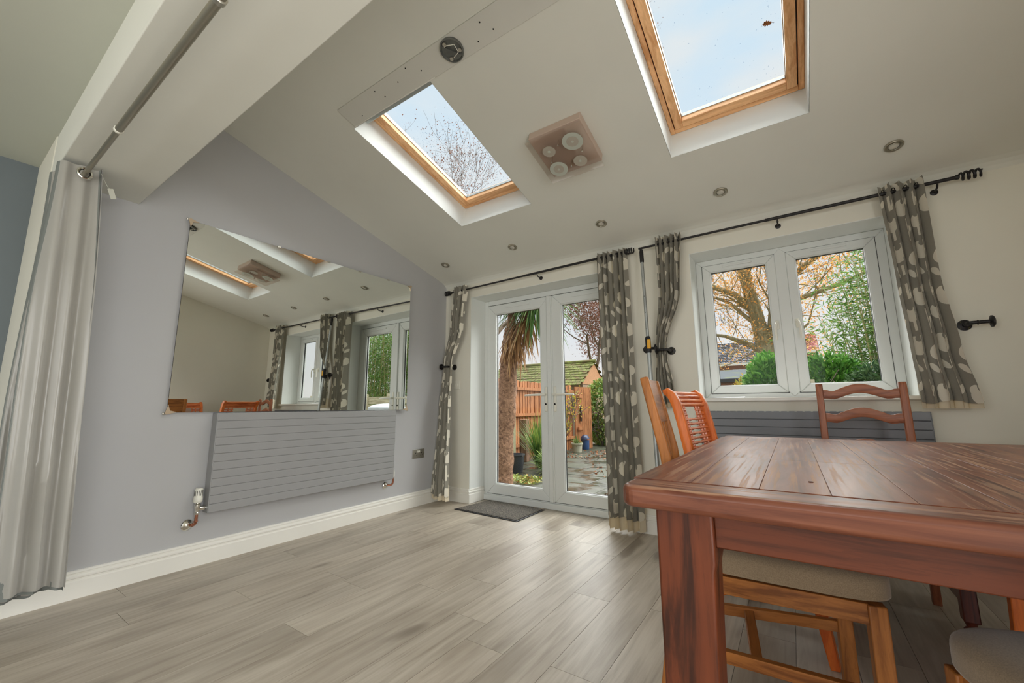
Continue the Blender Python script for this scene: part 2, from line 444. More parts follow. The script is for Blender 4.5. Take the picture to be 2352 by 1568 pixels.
o = m.build('wall_right', M['wall'], smooth=False); struct(o, 'warm white wall')
dd = sroot('added_door', 'glazed side door added for fill light', (XR + .1, -.35, 0)); m = MB()
for a, b in ((SD0, SD0 + .08), (-.39, -.31), (SD1 - .08, SD1)): m.box(XR + .06, XR + .14, a, b, 0, SDZ)
m.box(XR + .06, XR + .14, SD0, SD1, 0, .1).box(XR + .06, XR + .14, SD0, SD1, SDZ - .08, SDZ); m.build('frame', M['upvc'], dd, smooth=False)
MB().box(XR + .095, XR + .105, SD0, SD1, 0, SDZ).build('pane', M['glass'], dd, smooth=False)
# rear wall with a made-up wide window, added for fill light
o = wall_y('wall_rear', M['wall'], XM - .2, XR + .2, -.12, 2.7, YR - .2, YR, [(-3.1, .7, .35, 2.25)]); struct(o)
w = sroot('window_4', 'wide rear window added for fill light', (-1.2, YR - .1, .35))
m = MB()
for a, b in ((-3.1, -3.03), (-1.9, -1.84), (-.62, -.56), (.63, .7)): m.box(a, b, YR - .14, YR - .06, .35, 2.25)
m.box(-3.1, .7, YR - .14, YR - .06, .35, .42).box(-3.1, .7, YR - .14, YR - .06, 2.18, 2.25); m.build('frame', M['upvc'], w, smooth=False)
MB().box(-3.1, .7, YR - .105, YR - .095, .35, 2.25).build('pane', M['glass'], w, smooth=False)
# ceiling of the older room and boxed beam
o = MB().box(XM - .2, XR + .2, YR - .2, BN, ZM, ZM + .2).build('ceiling_rear', wall_paint('rear_ceiling_paint', srgb(192, 194, 182)), smooth=False); struct(o, 'flat ceiling of the older room')  # colour lowered so the ceiling reads dim under the added fill lamps
o = MB().prism([(BN, BZ), (BF, BZ), (BF, ZC(BF) + .02), (BN, ZC(BF) + .02)], 'x', XL - .001, XR).build('beam', M['ceil'], bevel=.004); struct(o, 'white plastered beam across the old opening')

# sloping ceiling with two roof window shafts
S1 = (-2.19, -1.496, 1.41, 2.472); S2 = (-.481, .215, 1.41, 2.478); DEP = .185
m = MB()
def cq(x0, x1, y0, y1): m.quad(cp(x0, y0), cp(x1, y0), cp(x1, y1), cp(x0, y1))
ys = [BF - .05, 1.41, 2.475, YD - .10]
cq(XL - .05, XR + .05, ys[0], ys[1]); cq(XL - .05, XR + .05, ys[2], ys[3])
for a, b in ((XL - .05, S1[0]), (S1[1], S2[0]), (S2[1], XR + .05)): cq(a, b, ys[1], ys[2])
# soft plaster cove where the slope meets the wall
prof = [(YD - .10, ZC(YD - .10)), (YD - .06, ZC(YD - .06) - .002), (YD - .03, ZC(YD - .03) - .008), (YD - .012, ZC(YD) - .018), (YD, ZC(YD) - .04)]
for (ya, za), (yb, zb) in zip(prof, prof[1:]): m.quad((XL - .05, ya, za), (XR + .05, ya, za), (XR + .05, yb, zb), (XL - .05, yb, zb))
for s in (S1, S2):
    x0, x1 = s[0], s[1]; y0, y1 = 1.41, 2.475
    for A, B in (((x0, y0), (x1, y0)), ((x1, y0), (x1, y1)), ((x1, y1), (x0, y1)), ((x0, y1), (x0, y0))):
        m.quad(cp(*A), cp(*B), cp(*B, DEP + .06), cp(*A, DEP + .06))
for a, b in ((XL - .3, S1[0]), (S1[1], S2[0]), (S2[1], XR + .25)):                       # outer roof skin, keeps daylight out
    m.quad(cp(a, .3, .2), cp(b, .3, .2), cp(b, 3.7, .2), cp(a, 3.7, .2))
for s in (S1, S2):
    m.quad(cp(s[0], .3, .2), cp(s[1], .3, .2), cp(s[1], 1.41, .2), cp(s[0], 1.41, .2)); m.quad(cp(s[0], 2.475, .2), cp(s[1], 2.475, .2), cp(s[1], 3.7, .2), cp(s[0], 3.7, .2))
m.quad((XL - .3, .3, 2.3), (XR + .25, .3, 2.3), cp(XR + .25, .3, .2), cp(XL - .3, .3, .2))
m.quad((XL - .3, 3.6, 2.3), (XR + .25, 3.6, 2.3), cp(XR + .25, 3.6, .2), cp(XL - .3, 3.6, .2))
o = m.build('ceiling', M['ceil'], smooth=True, angle=25); struct(o, 'sloping white plaster ceiling with two roof window shafts')
# white lining of the shafts
m = MB()
for s in (S1, S2):
    x0, x1, y0, y1 = s[0] + .002, s[1] - .002, 1.412, 2.473
    for A, B in (((x0, y0), (x1, y0)), ((x1, y0), (x1, y1)), ((x1, y1), (x0, y1)), ((x0, y1), (x0, y0))):
        m.quad(cp(*A, .0005), cp(*B, .0005), cp(*B, DEP), cp(*A, DEP))
o = m.build('trim_2', M['reveal'], smooth=False); struct(o, 'bright white linings of the roof window shafts')

# skirting boards
def skirting(name, run):
    prof = [(0, 0), (.020, 0), (.020, .082), (.0125, .087), (.0125, .094), (.0185, .099), (.0185, .106), (.0095, .112), (.0095, .119), (.0125, .123), (.0095, .131), (0, .133)]
    m = MB()
    for p in run:
        a, b, nx, ny = p                      # from a to b on the floor, inward normal
        n0 = len(m.v); k = len(prof)
        for q in (a, b):
            m.v += [(q[0] + nx * t, q[1] + ny * t, z) for t, z in prof]
        m.f.append(tuple(range(n0, n0 + k))); m.f.append(tuple(range(n0 + 2 * k - 1, n0 + k - 1, -1)))
        for i in range(k): j = (i + 1) % k; m.f.append((n0 + i, n0 + k + i, n0 + k + j, n0 + j))
    return struct(m.build(name, M['gloss'], smooth=False))
skirting('baseboard_left', [((XL, BN), (XL, YD), 1, 0)])
skirting('baseboard_far', [((XL, YD), (DX0, YD), 0, -1), ((DX0, YD - .020), (DX0, YF - .01), 1, 0), ((DX1, YD), (XR, YD), 0, -1), ((DX1, YD - .020), (DX1, YF - .01), -1, 0)])
skirting('baseboard_right', [((XR, YR), (XR, SD0), -1, 0), ((XR, SD1), (XR, YD), -1, 0)])

# ================================================================== FRENCH DOORS
def ring(m, x0, x1, z0, z1, w, y0, y1):
    m.box(x0, x0 + w, y0, y1, z0, z1).box(x1 - w, x1, y0, y1, z0, z1).box(x0 + w, x1 - w, y0, y1, z0, z0 + w).box(x0 + w, x1 - w, y0, y1, z1 - w, z1); return m
def mring(m, x0, x1, z0, z1, w, y0, y1):
    """mitred frame"""
    for (a, b, c, d) in (((x0, z0), (x1, z0), (x1 - w, z0 + w), (x0 + w, z0 + w)), ((x1, z0), (x1, z1), (x1 - w, z1 - w), (x1 - w, z0 + w)), ((x1, z1), (x0, z1), (x0 + w, z1 - w), (x1 - w, z1 - w)), ((x0, z1), (x0, z0), (x0 + w, z0 + w), (x0 + w, z1 - w))):
        m.prism([a, b, c, d], 'y', y0, y1)
    return m
d = sroot('door_1', 'white french doors to the garden', ((DX0 + DX1) / 2, YF, 0))
m = MB(); ring(m, DX0 + .004, DX1 - .004, .03, DZ1 - .004, .052, YF, YF + .07); m.build('frame', M['upvc'], d, bevel=.004)
MB().box(DX0 + .004, DX1 - .004, YF - .022, YF + .10, 0, .055).build('threshold', M['upvc'], d, bevel=.005)
def leaf(x0, x1, hx, sgn, hh):
    m = MB(); mring(m, x0, x1, .068, 2.012, .098, YF - .012, YF + .05); s = m.build('door_leaf', M['upvc'], d, bevel=.006)
    m = MB(); mring(m, x0 + .088, x1 - .088, .156, 1.924, .018, YF - .004, YF + .02); m.build('glazing_bead', M['upvc'], s, bevel=.005)
    m = MB(); mring(m, x0 + .100, x1 - .100, .168, 1.912, .007, YF + .012, YF + .03); m.build('gasket', M['rubber'], s, smooth=False)
    MB().box(x0 + .1, x1 - .1, YF + .018, YF + .024, .168, 1.912).build('pane', M['glass'], s, smooth=False)
    MB().box((x0 + x1) / 2 - .16, (x0 + x1) / 2 + .16, YF - .021, YF - .011, 1.962, 1.982).build('trickle_vent', M['upvc'], s, bevel=.004)
    MB().box(hx - .016, hx + .016, YF - .022, YF - .010, .885, 1.12).build('handle_plate', M['plastic'], s, bevel=.006)
    m = MB().tube([(hx, YF - .02, 1.045), (hx, YF - .055, 1.045), (hx + sgn * .02, YF - .06, 1.045), (hx + sgn * .13, YF - .056, 1.043), (hx + sgn * .215, YF - .055, 1.040)], [.011, .011, .012, .010, .009], 10)
    m.build('lever_handle', M['plastic'], s)
    MB().lathe([(.009, 0), (.009, .005)], (hx, YF - .022, .955), (0, -1, 0), 14).build('keyhole', M['hole'], s)
    return s
l1 = leaf(-2.652, -1.905, -1.945, -1, 0); l2 = leaf(-1.868, -1.108, -1.848, 1, 0)
MB().box(-1.922, -1.880, YF - .03, YF + .05, .068, 2.012).box(-1.883, -1.866, YF - .020, YF + .05, .068, 2.012).build('meeting_stile', M['upvc'], d, bevel=.006)
m = MB(); ring(m, -2.657, -1.103, .063, 2.017, .006, YF - .001, YF + .002); m.build('seal', M['rubber'], d, smooth=False)

# ================================================================== CASEMENT WINDOW
w = sroot('window_1', 'white two-light casement window over the dark radiator', ((WX0 + WX1) / 2, YF, WZ0))
m = MB(); mring(m, WX0 + .004, WX1 - .004, WZ0, WZ1 - .004, .052, YF, YF + .07); m.build('frame', M['upvc'], w, bevel=.004)
MB().prism([(-.012, 1.03), (.022, .995), (.057, 1.03), (.057, 2.035), (.022, 2.07), (-.012, 2.035)], 'y', YF - .006, YF + .07).build('mullion', M['upvc'], w, bevel=.004)
for x0, x1, hx, sgn in ((-.499, -.011, -.036, -1), (.056, .548, .084, 1)):
    m = MB(); mring(m, x0, x1, 1.024, 2.030, .055, YF - .014, YF + .05); s = m.build('sash', M['upvc'], w, bevel=.006)
    m = MB(); mring(m, x0 + .046, x1 - .046, 1.070, 1.984, .014, YF - .006, YF + .02); m.build('glazing_bead', M['upvc'], s, bevel=.004)
    m = MB(); mring(m, x0 + .056, x1 - .056, 1.080, 1.974, .006, YF + .012, YF + .03); m.build('gasket', M['rubber'], s, smooth=False)
    MB().box(x0 + .058, x1 - .058, YF + .018, YF + .024, 1.082, 1.972).build('pane', M['glass'], s, smooth=False)
    m = MB(); ring(m, x0 - .004, x1 + .004, 1.020, 2.034, .005, YF - .001, YF + .002); m.build('seal', M['rubber'], s, smooth=False)
    xc = (x0 + x1) / 2; MB().box(xc - .10, xc + .10, YF - .024, YF - .013, 1.998, 2.014).build('trickle_vent', M['upvc'], s, bevel=.004)
    MB().box(hx - .012, hx + .012, YF - .026, YF - .013, 1.47, 1.535).build('handle_base', M['plastic'], s, bevel=.005)
    MB().tube([(hx, YF - .024, 1.515), (hx, YF - .048, 1.515), (hx + sgn * .006, YF - .056, 1.50), (hx + sgn * .012, YF - .058, 1.46), (hx + sgn * .010, YF - .055, 1.39)], [.008, .009, .009, .008, .007], 10).build('lever_handle', M['plastic'], s)
o = MB().box(WX0 - .035, WX1 + .035, YD - .032, YD + .002, WZ0 - .024, WZ0).box(WX0, WX1, YD, YF + .01, WZ0 - .024, WZ0).build('trim_3', M['gloss'], bevel=.005); struct(o, 'white window sill board')

# ================================================================== ROOF WINDOWS
def slope_prism(m, x0, x1, y0, y1, d0, d1):
    n0 = len(m.v); m.box(x0, x1, y0, y1, d0, d1)
    for i in range(n0, len(m.v)): x, y, dd = m.v[i]; m.v[i] = tuple(cp(x, y, dd))
def slope_ring(m, x0, x1, y0, y1, w, d0, d1):
    slope_prism(m, x0, x0 + w, y0, y1, d0, d1); slope_prism(m, x1 - w, x1, y0, y1, d0, d1)
    slope_prism(m, x0 + w, x1 - w, y0, y0 + w, d0, d1); slope_prism(m, x0 + w, x1 - w, y1 - w, y1, d0, d1)
pine_y = wood((236, 186, 136), 'y', (214, 156, 104), .4, .2); pine_x = wood((236, 186, 136), 'x', (214, 156, 104), .4, .2)
for n, (x0, x1, _, _) in ((2, S1), (3, S2)):
    y0, y1 = 1.415, 2.470; w = sroot('window_%d' % n, ['', '', 'pine framed roof window next to the round ceiling box', 'pine framed roof window with a leaf on the glass'][n], cp((x0 + x1) / 2, y1, DEP))
    m = MB(); slope_prism(m, x0 + .003, x0 + .030, y0, y1, DEP - .006, DEP + .07); slope_prism(m, x1 - .030, x1 - .003, y0, y1, DEP - .006, DEP + .07)
    fr = m.build('frame', pine_y, w, bevel=.003)
    m = MB(); slope_prism(m, x0 + .03, x1 - .03, y1 - .030, y1, DEP - .006, DEP + .07); slope_prism(m, x0 + .03, x1 - .03, y0, y0 + .03, DEP - .006, DEP + .07); m.build('frame_rail', pine_x, w, bevel=.003)
    m = MB(); slope_ring(m, x0 + .028, x1 - .028, y0 + .028, y1 - .028, .008, DEP + .004, DEP + .03); m.build('seal', M['rubber'], w, smooth=False)
    m = MB(); slope_prism(m, x0 + .036, x0 + .083, y0 + .036, y1 - .036, DEP - .014, DEP + .05); slope_prism(m, x1 - .083, x1 - .036, y0 + .036, y1 - .036, DEP - .014, DEP + .05); sa = m.build('sash', pine_y, w, bevel=.003)
    m = MB(); slope_prism(m, x0 + .083, x1 - .083, y1 - .083, y1 - .036, DEP - .014, DEP + .05); slope_prism(m, x0 + .083, x1 - .083, y0 + .036, y0 + .083, DEP - .014, DEP + .05); m.build('sash_rail', pine_x, sa, bevel=.003)
    m = MB(); slope_ring(m, x0 + .081, x1 - .081, y0 + .081, y1 - .081, .006, DEP + .02, DEP + .04); m.build('glazing_bead', M['alu'], sa, smooth=False)
    m = MB(); slope_prism(m, x0 + .082, x1 - .082, y0 + .082, y1 - .082, DEP + .028, DEP + .034); m.build('pane', M['glass'], sa, smooth=False)
    m = MB(); slope_prism(m, x0 + .04, x1 - .04, y0 + .006, y0 + .05, DEP - .11, DEP - .02); vb = m.build('ventilation_flap', M['alu'], w, bevel=.006)

# rain drops on the roof glass: uncountable
def drops(name, par, pts, dmin, dmax):
    V = []; Fc = []; rad = rng.uniform(dmin, dmax, len(pts))
    for (x, y), r in zip(pts, rad):
        c = cp(x, y, DEP + .0345); n0 = len(V); k = 6
        for h, rr in ((0, 1), (.5, .7)):
            for j in range(k):
                a = 2 * PI * j / k; V.append(tuple(c + Vector((1, 0, 0)) * math.cos(a) * r * rr + CD * math.sin(a) * r * rr * 1.2 + CN * r * h))
        for j in range(k): Fc.append((n0 + j, n0 + (j + 1) % k, n0 + k + (j + 1) % k, n0 + k + j))
        Fc.append(tuple(n0 + k + j for j in range(k)))
    b = MB(); b.v = V; b.f = Fc; return stuff(b.build(name, M['water'], par))
def water_mat():
    t = NT('rain_drop'); t.N.remove(t.b); g = t.n('BsdfTransparent'); g.inputs['Color'].default_value = (.66, .72, .78, 1); t.l(g.outputs[0], t.o.inputs['Surface']); return t.m
M['water'] = water_mat()
pts = [(rng.normal(-1.86, .15), rng.uniform(1.75, 2.385)) for _ in range(900)]; pts = [(x, y) for x, y in pts if S1[0] + .09 < x < S1[1] - .09]
drops('rain_drops', bpy.data.objects['window_2'], pts, .0012, .0032)
pts = [(x, y) for x, y in ((rng.uniform(-.39, .13), rng.uniform(1.5, 2.385)) for _ in range(260)) if x > .03 or rng.random() < .4]
drops('rain_drops', bpy.data.objects['window_3'], pts, .0010, .0024)

# ================================================================== ON THE LEFT WALL
# frameless mirror, hung a little out of parallel with the wall
mt = thing('wall_mirror', 'large frameless rectangular mirror on the grey wall', 'mirror', (XL, 1.78, .911))
mx = lambda y: XL + .014 + .013 * (y - .873)
m = MB(); y0, y1, z0, z1 = .873, 2.676, .911, 2.115
m.poly([(mx(y0), y0, z0), (mx(y1), y1, z0), (mx(y1), y1, z1), (mx(y0), y0, z1)]); m.build('mirror_glass', M['mirror'], mt, smooth=False)
m = MB(); p = [(mx(y0), y0), (mx(y1), y1), (mx(y1) - .006, y1), (mx(y0) - .006, y0)]
m.prism(p, 'z', z0, z1); m.v = [(x - .0006, y, z) for x, y, z in m.v]; m.build('backing', M['rubber'], mt, smooth=False)
for cy, cz in ((y0, z0), (y0, z1), (y1, z0), (y1, z1)):
    sy = 1 if cy == y0 else -1; sz = 1 if cz == z0 else -1
    m = MB(); X = mx(cy); m.prism([(cy - sy * .012, cz - sz * .004), (cy - sy * .004, cz - sz * .012), (cy + sy * .045, cz + sz * .002), (cy + sy * .012, cz + sz * .012), (cy + sy * .002, cz + sz * .045)], 'x', X + .0005, X + .005)
    cl = m.build('corner_clip', plain('worn_brass', srgb(196, 176, 150), .4, .5) if 'brass' not in M else M['brass'], mt); M.setdefault('brass', cl.data.materials[0])
    MB().lathe([(.008, 0), (.007, .004), (.003, .006)], (X - .006, cy - sy * .014, cz - sz * .006), (1, 0, 0), 10).build('screw', M['steel'], cl)
for k in (.3, .52, .68, .85):
    cy = y0 + (y1 - y0) * k; MB().box(mx(cy) + .0003, mx(cy) + .004, cy - .012, cy + .012, z1 - .008, z1 + .006).build('edge_clip', M['steel'], mt, bevel=.001)

def radiator(name, label, mat, org, L, z0, z1, axis):
    """flat-fronted radiator of wide horizontal slats; local x along its length, local y towards the room"""
    t = local_thing(name, label, 'radiator', (0, 0, 0)); n = 12; h = (z1 - z0) / n
    for i in range(n):
        MB().box(0, L, .070, .084, z0 + i * h + .0002, z0 + (i + 1) * h - .0002).build('slat', mat, t, bevel=.0028, bseg=1)
    MB().box(.004, L - .004, .022, .066, z0 + .004, z1 - .004).build('core', mat, t, smooth=False)
    for x0, x1 in ((-.003, .004), (L - .004, L + .003)): MB().box(x0, x1, .012, .082, z0, z1).build('side_panel', mat, t, bevel=.002)
    m = MB()
    for i in range(26): a = .03 + i * (L - .08) / 26; m.box(a, a + (L - .08) / 26 - .012, .030, .066, z1 - .003, z1 + .001)
    m.build('top_grille', mat, t, smooth=False)
    for x in (.14, L - .14): MB().box(x - .02, x + .02, 0, .024, z0 + .12, z1 - .08).build('wall_bracket', mat, t, smooth=False)
    MB().lathe([(.016, 0), (.014, .002)], (-.003, .047, z1 - .035), (-1, 0, 0), 16).build('vent_plug', M['hole'], t)
    t.matrix_world = org; return t
rt = radiator('panel_radiator', 'mid grey panel radiator under the mirror', M['rad'], Matrix.Translation((XL, 2.514, 0)) @ Matrix.Rotation(-PI / 2, 4, 'Z'), 1.403, .308, .905, 'y')
# (rotated so that its front looks into the room; valve end is nearest the satin curtain)
radiator('panel_radiator', 'dark anthracite panel radiator under the casement window', M['rad2'], Matrix.Translation((.620, YD, 0)) @ Matrix.Rotation(PI, 4, 'Z'), 1.16, .30, .897, 'x')

vx = XL + .048
v = thing('thermostatic_valve', 'white thermostatic radiator valve on a copper pipe', 'valve', (XL, 1.06, .24))
MB().lathe([(.020, 0), (.0235, .008), (.0235, .03), (.021, .034), (.021, .075), (.017, .082), (.001, .083)], (vx, 1.066, .375), (0, 0, 1), 24).build('valve_head', M['plastic'], v)
m = MB()
for k in range(14): a = 2 * PI * k / 14; m.box(-.0012, .0012, .0205, .0216, .415, .446); m.xf(Matrix.Translation((vx, 1.066, 0)) @ Matrix.Rotation(a, 4, 'Z'), len(m.v) - 8)
m.build('grip_slots', M['hole'], v, smooth=False)
MB().lathe([(.012, 0), (.014, .01), (.011, .014), (.012, .03), (.016, .04), (.016, .058), (.012, .062), (.012, .07)], (vx, 1.066, .306), (0, 0, 1), 18).tube([(vx, 1.066, .338), (vx, 1.085, .338), (vx, 1.112, .338)], [.011, .013, .013], 14).build('valve_body', M['chrome'], v)
MB().tube([(vx, 1.066, .31), (vx, 1.066, .272), (vx - .004, 1.066, .258), (vx - .014, 1.063, .247), (vx - .026, 1.058, .244), (XL, 1.042, .244)], .0085, 12).torus((vx, 1.066, .268), (0, 0, 1), .0085, .003).torus((vx - .022, 1.06, .245), (1, .2, 0), .0085, .003).build('copper_pipe', M['copper'], v)
MB().lathe([(.034, 0), (.030, .006), (.012, .018), (.010, .019)], (XL, 1.042, .244), (1, .15, 0), 24).build('pipe_collar', M['chrome'], v)
v = thing('lockshield_valve', 'small capped radiator valve with copper elbow', 'valve', (XL, 2.53, .24))
MB().lathe([(.011, 0), (.013, .01), (.013, .04), (.010, .06), (.008, .075), (.001, .076)], (vx, 2.540, .315), (0, 0, 1), 16).tube([(vx, 2.54, .338), (vx, 2.525, .338), (vx, 2.5178, .338)], .011, 12).build('valve_body', M['plastic'], v)
MB().tube([(vx, 2.54, .32), (vx, 2.54, .272), (vx - .004, 2.537, .258), (vx - .014, 2.53, .249), (XL, 2.498, .246)], .0085, 12).torus((vx, 2.54, .275), (0, 0, 1), .0085, .003).build('copper_pipe', M['copper'], v)
MB().lathe([(.032, 0), (.028, .006), (.012, .016), (.010, .017)], (XL, 2.495, .246), (1, .2, 0), 24).build('pipe_collar', M['chrome'], v)

s = thing('double_socket', 'brushed steel double power socket on the grey wall', 'socket', (XL, 2.876, .444))
MB().box(XL, XL + .007, 2.802, 2.950, .443, .528).build('face_plate', M['steel'], s, bevel=.002)
for yy in (2.838, 2.914):
    m = MB(); X = XL + .007
    m.box(X - .002, X + .0006, yy - .0035, yy + .0035, .487, .497); m.box(X - .002, X + .0006, yy - .015, yy - .008, .468, .472); m.box(X - .002, X + .0006, yy + .008, yy + .015, .468, .472); m.build('pin_holes', M['hole'], s, smooth=False)
for yy in (2.866, 2.886): MB().box(XL + .006, XL + .011, yy - .007, yy + .007, .497, .515).build('rocker_switch', M['plastic'], s, bevel=.002)
for yy in (2.808, 2.944): MB().lathe([(.0035, 0), (.003, .0012)], (XL + .007, yy, .4855), (1, 0, 0), 10).build('screw', M['chrome'], s)

s = thing('light_switch', 'white plastic light switch beside the french doors', 'switch', (-2.889, YD, 1.114))
MB().box(-2.932, -2.846, YD - .008, YD, 1.115, 1.203).build('switch_plate', M['plastic'], s, bevel=.003)
for k in (-.012, .012): MB().box(-2.889 + k - .007, -2.889 + k + .007, YD - .013, YD - .006, 1.145, 1.172).build('rocker_switch', M['plastic'], s, bevel=.002)

# ================================================================== ON THE CEILING
def ceil_frame(x, y, d=0):
    """matrix with local x = world x, local y = down the slope, local -z = out of the ceiling into the room (z follows the outward normal)"""
    X = Vector((1, 0, 0)); c = cp(x, y, d)
    return Matrix(((X.x, CD.x, CN.x, c.x), (X.y, CD.y, CN.y, c.y), (X.z, CD.z, CN.z, c.z), (0, 0, 0, 1)))
M['nickel'] = plain('satin_nickel', srgb(168, 162, 146), .38, .85)
M['bulb'] = plain('frosted_lamp', srgb(206, 202, 190), .3)
def downlight():
    t = local_thing('downlight', 'round satin nickel downlight in the sloping ceiling', 'downlight', (0, 0, 0), group='row of recessed downlights')
    MB().lathe([(.024, .004), (.025, -.006), (.038, -.0085), (.0425, -.004), (.0425, .0)], (0, 0, 0), (0, 0, 1), 32).build('trim_ring', M['nickel'], t)
    MB().torus((0, 0, -.008), (0, 0, 1), .026, .0022, 28, 6).build('inner_ring', M['nickel'], t)
    MB().lathe([(.023, .003), (.023, -.0055), (.018, -.0085), (.006, -.0100), (.001, -.0101)], (0, 0, 0), (0, 0, 1), 24).build('lamp', M['bulb'], t)
    return t
proto = downlight()
for i, (x, lab) in enumerate(((.594, 'above the flaring curtain at the end of the window'), (-.266, 'above the left casement of the window'), (-1.107, 'above the straight hanging curtain'), (-1.946, 'above the meeting of the french doors'), (-2.763, 'in the corner beside the grey wall'))):
    o = proto if i == 0 else copy_tree(proto); o['label'] = 'round nickel downlight ' + lab; o.matrix_world = ceil_frame(x, 2.885, -.0005)
# boarded-over strip with the round wiring box
bd = thing('patch_board', 'white painted board with screw holes along the sloping ceiling', 'board', tuple(cp(-.5, 1.34, -.010)))
m = MB(); slope_prism(m, -2.158, XR - .002, 1.272, 1.405, -.010, -.0002); m.build('board', wall_paint('patch_board_paint', srgb(216, 215, 207), .03), bd, bevel=.002)
m = MB(); slope_prism(m, -2.158, -1.45, 1.398, 1.4045, -.0125, -.0095); m.build('edge_bead', M['gloss'], bd, smooth=False)
for x, y in ((-2.04, 1.37), (-1.83, 1.3), (-1.80, 1.35), (-1.66, 1.325), (-1.56, 1.29), (-1.49, 1.34), (-1.12, 1.37), (-1.06, 1.305), (-1.02, 1.36)):
    MB().lathe([(.004, -.0108), (.004, -.009)], (0, 0, 0), (0, 0, 1), 8).xf(ceil_frame(x, y)).build('screw_hole', M['hole'], bd)
jb = thing('wiring_box', 'round dark grey wiring box on the ceiling board', 'box', tuple(cp(-1.262, 1.335, -.04)))
M['zinc'] = plain('dull_zinc', srgb(112, 114, 110), .45, .5, var=.2, nscale=25)
MB().lathe([(.060, -.0102), (.062, -.022), (.056, -.024), (.052, -.016), (.001, -.016)], (0, 0, 0), (0, 0, 1), 30).xf(ceil_frame(-1.262, 1.335)).build('box_body', M['zinc'], jb)
m = MB().box(-.05, .05, -.002, .002, -.026, -.016); m.xf(Matrix.Rotation(.9, 4, 'Z')); m.xf(ceil_frame(-1.262, 1.335)); m.build('strap', M['zinc'], jb)
for a in (.4, 2.3, 4.4): MB().lathe([(.010, -.026), (.011, -.021), (.008, -.015)], (.043 * math.cos(a), .043 * math.sin(a), 0), (0, 0, 1), 12).xf(ceil_frame(-1.262, 1.335)).build('screw_boss', M['steel'], jb)
m = MB().tube([(-.03, -.03, -.02), (0, -.036, -.034), (.035, -.02, -.03), (.03, .02, -.028), (-.01, .03, -.03)], .002, 6).xf(ceil_frame(-1.262, 1.335)); m.build('wire', M['plastic'], jb)

# square glass ceiling light
cl = thing('ceiling_light', 'square bronze tinted glass ceiling light with four discs', 'ceiling light', tuple(cp(-1.015, 2.1, -.085)))
CF = ceil_frame(-1.012, 2.105)
M['bronze'] = plain('champagne_metal', srgb(196, 174, 158), .45, .0)
M['frostdisc'] = plain('frosted_glass_disc', srgb(186, 190, 178), .35)
M['frostin'] = plain('frosted_glass_centre', srgb(174, 166, 152), .3)
m = MB().box(-.170, .170, -.170, .170, -.052, -.001).xf(CF); m.build('housing', M['bronze'], cl, bevel=.003)
for k in range(12): MB().box(-.15 + k * .026, -.138 + k * .026, .1695, .1712, -.036, -.016).xf(CF).build('vent_slot', M['hole'], cl, smooth=False)
m = MB().box(-.182, .182, -.182, .182, -.091, -.085).xf(CF); m.build('glass_plate', M['lightglass'], cl, bevel=.0015)
for dx, dy, r in ((.085, -.075, .062), (-.075, -.068, .040), (-.085, .082, .058), (.066, .078, .042)):
    m = MB().lathe([(r, -.0935), (r, -.0915)], (dx, dy, 0), (0, 0, 1), 36).xf(CF); dk = m.build('disc', M['frostdisc'] if r > .05 else M['frostin'], cl)
    if r > .05: MB().lathe([(r * .58, -.0945), (r * .58, -.0936)], (dx, dy, 0), (0, 0, 1), 30).xf(CF).build('disc_centre', M['frostin'], dk)
    MB().lathe([(.008, -.0955), (.009, -.0937)], (dx, dy, 0), (0, 0, 1), 12).xf(CF).build('disc_boss', M['frostdisc'], dk)
    pass
for dx, dy in ((-.004, -.088), (.108, .012), (-.098, .012), (.0, .09)):
    MB().lathe([(.0045, -.097), (.005, -.093), (.004, -.05)], (dx, dy, 0), (0, 0, 1), 10).xf(CF).build('glass_fixing', M['chrome'], cl)

# dead leaf lying on the roof glass
def oak_leaf(name, c, M4, size, mat, label=None):
    out = []
    lob = [(0, -.5), (.06, -.42), (.22, -.38), (.14, -.24), (.34, -.14), (.20, -.02), (.40, .12), (.20, .2), (.26, .36), (.08, .34), (0, .5)]
    pts = lob + [(-x, y) for x, y in lob[-2:0:-1]]
    m = MB(); m.prism([(x * size, y * size) for x, y in pts], 'z', 0, .0012); m.tube([(0, -.5 * size, .0006), (0, -.75 * size, .001)], .0008, 5); m.xf(M4)
    return m.build(name, mat)
M['deadleaf'] = plain('brown_oak_leaf', srgb(150, 88, 40), .7, var=.35, nscale=90)
o = oak_leaf('oak_leaf', None, ceil_frame(.068, 2.065, DEP + .0345) @ Matrix.Rotation(1.9, 4, 'Z'), .042, M['deadleaf']); tag(o, 'brown oak leaf lying on the roof window glass', 'leaf')

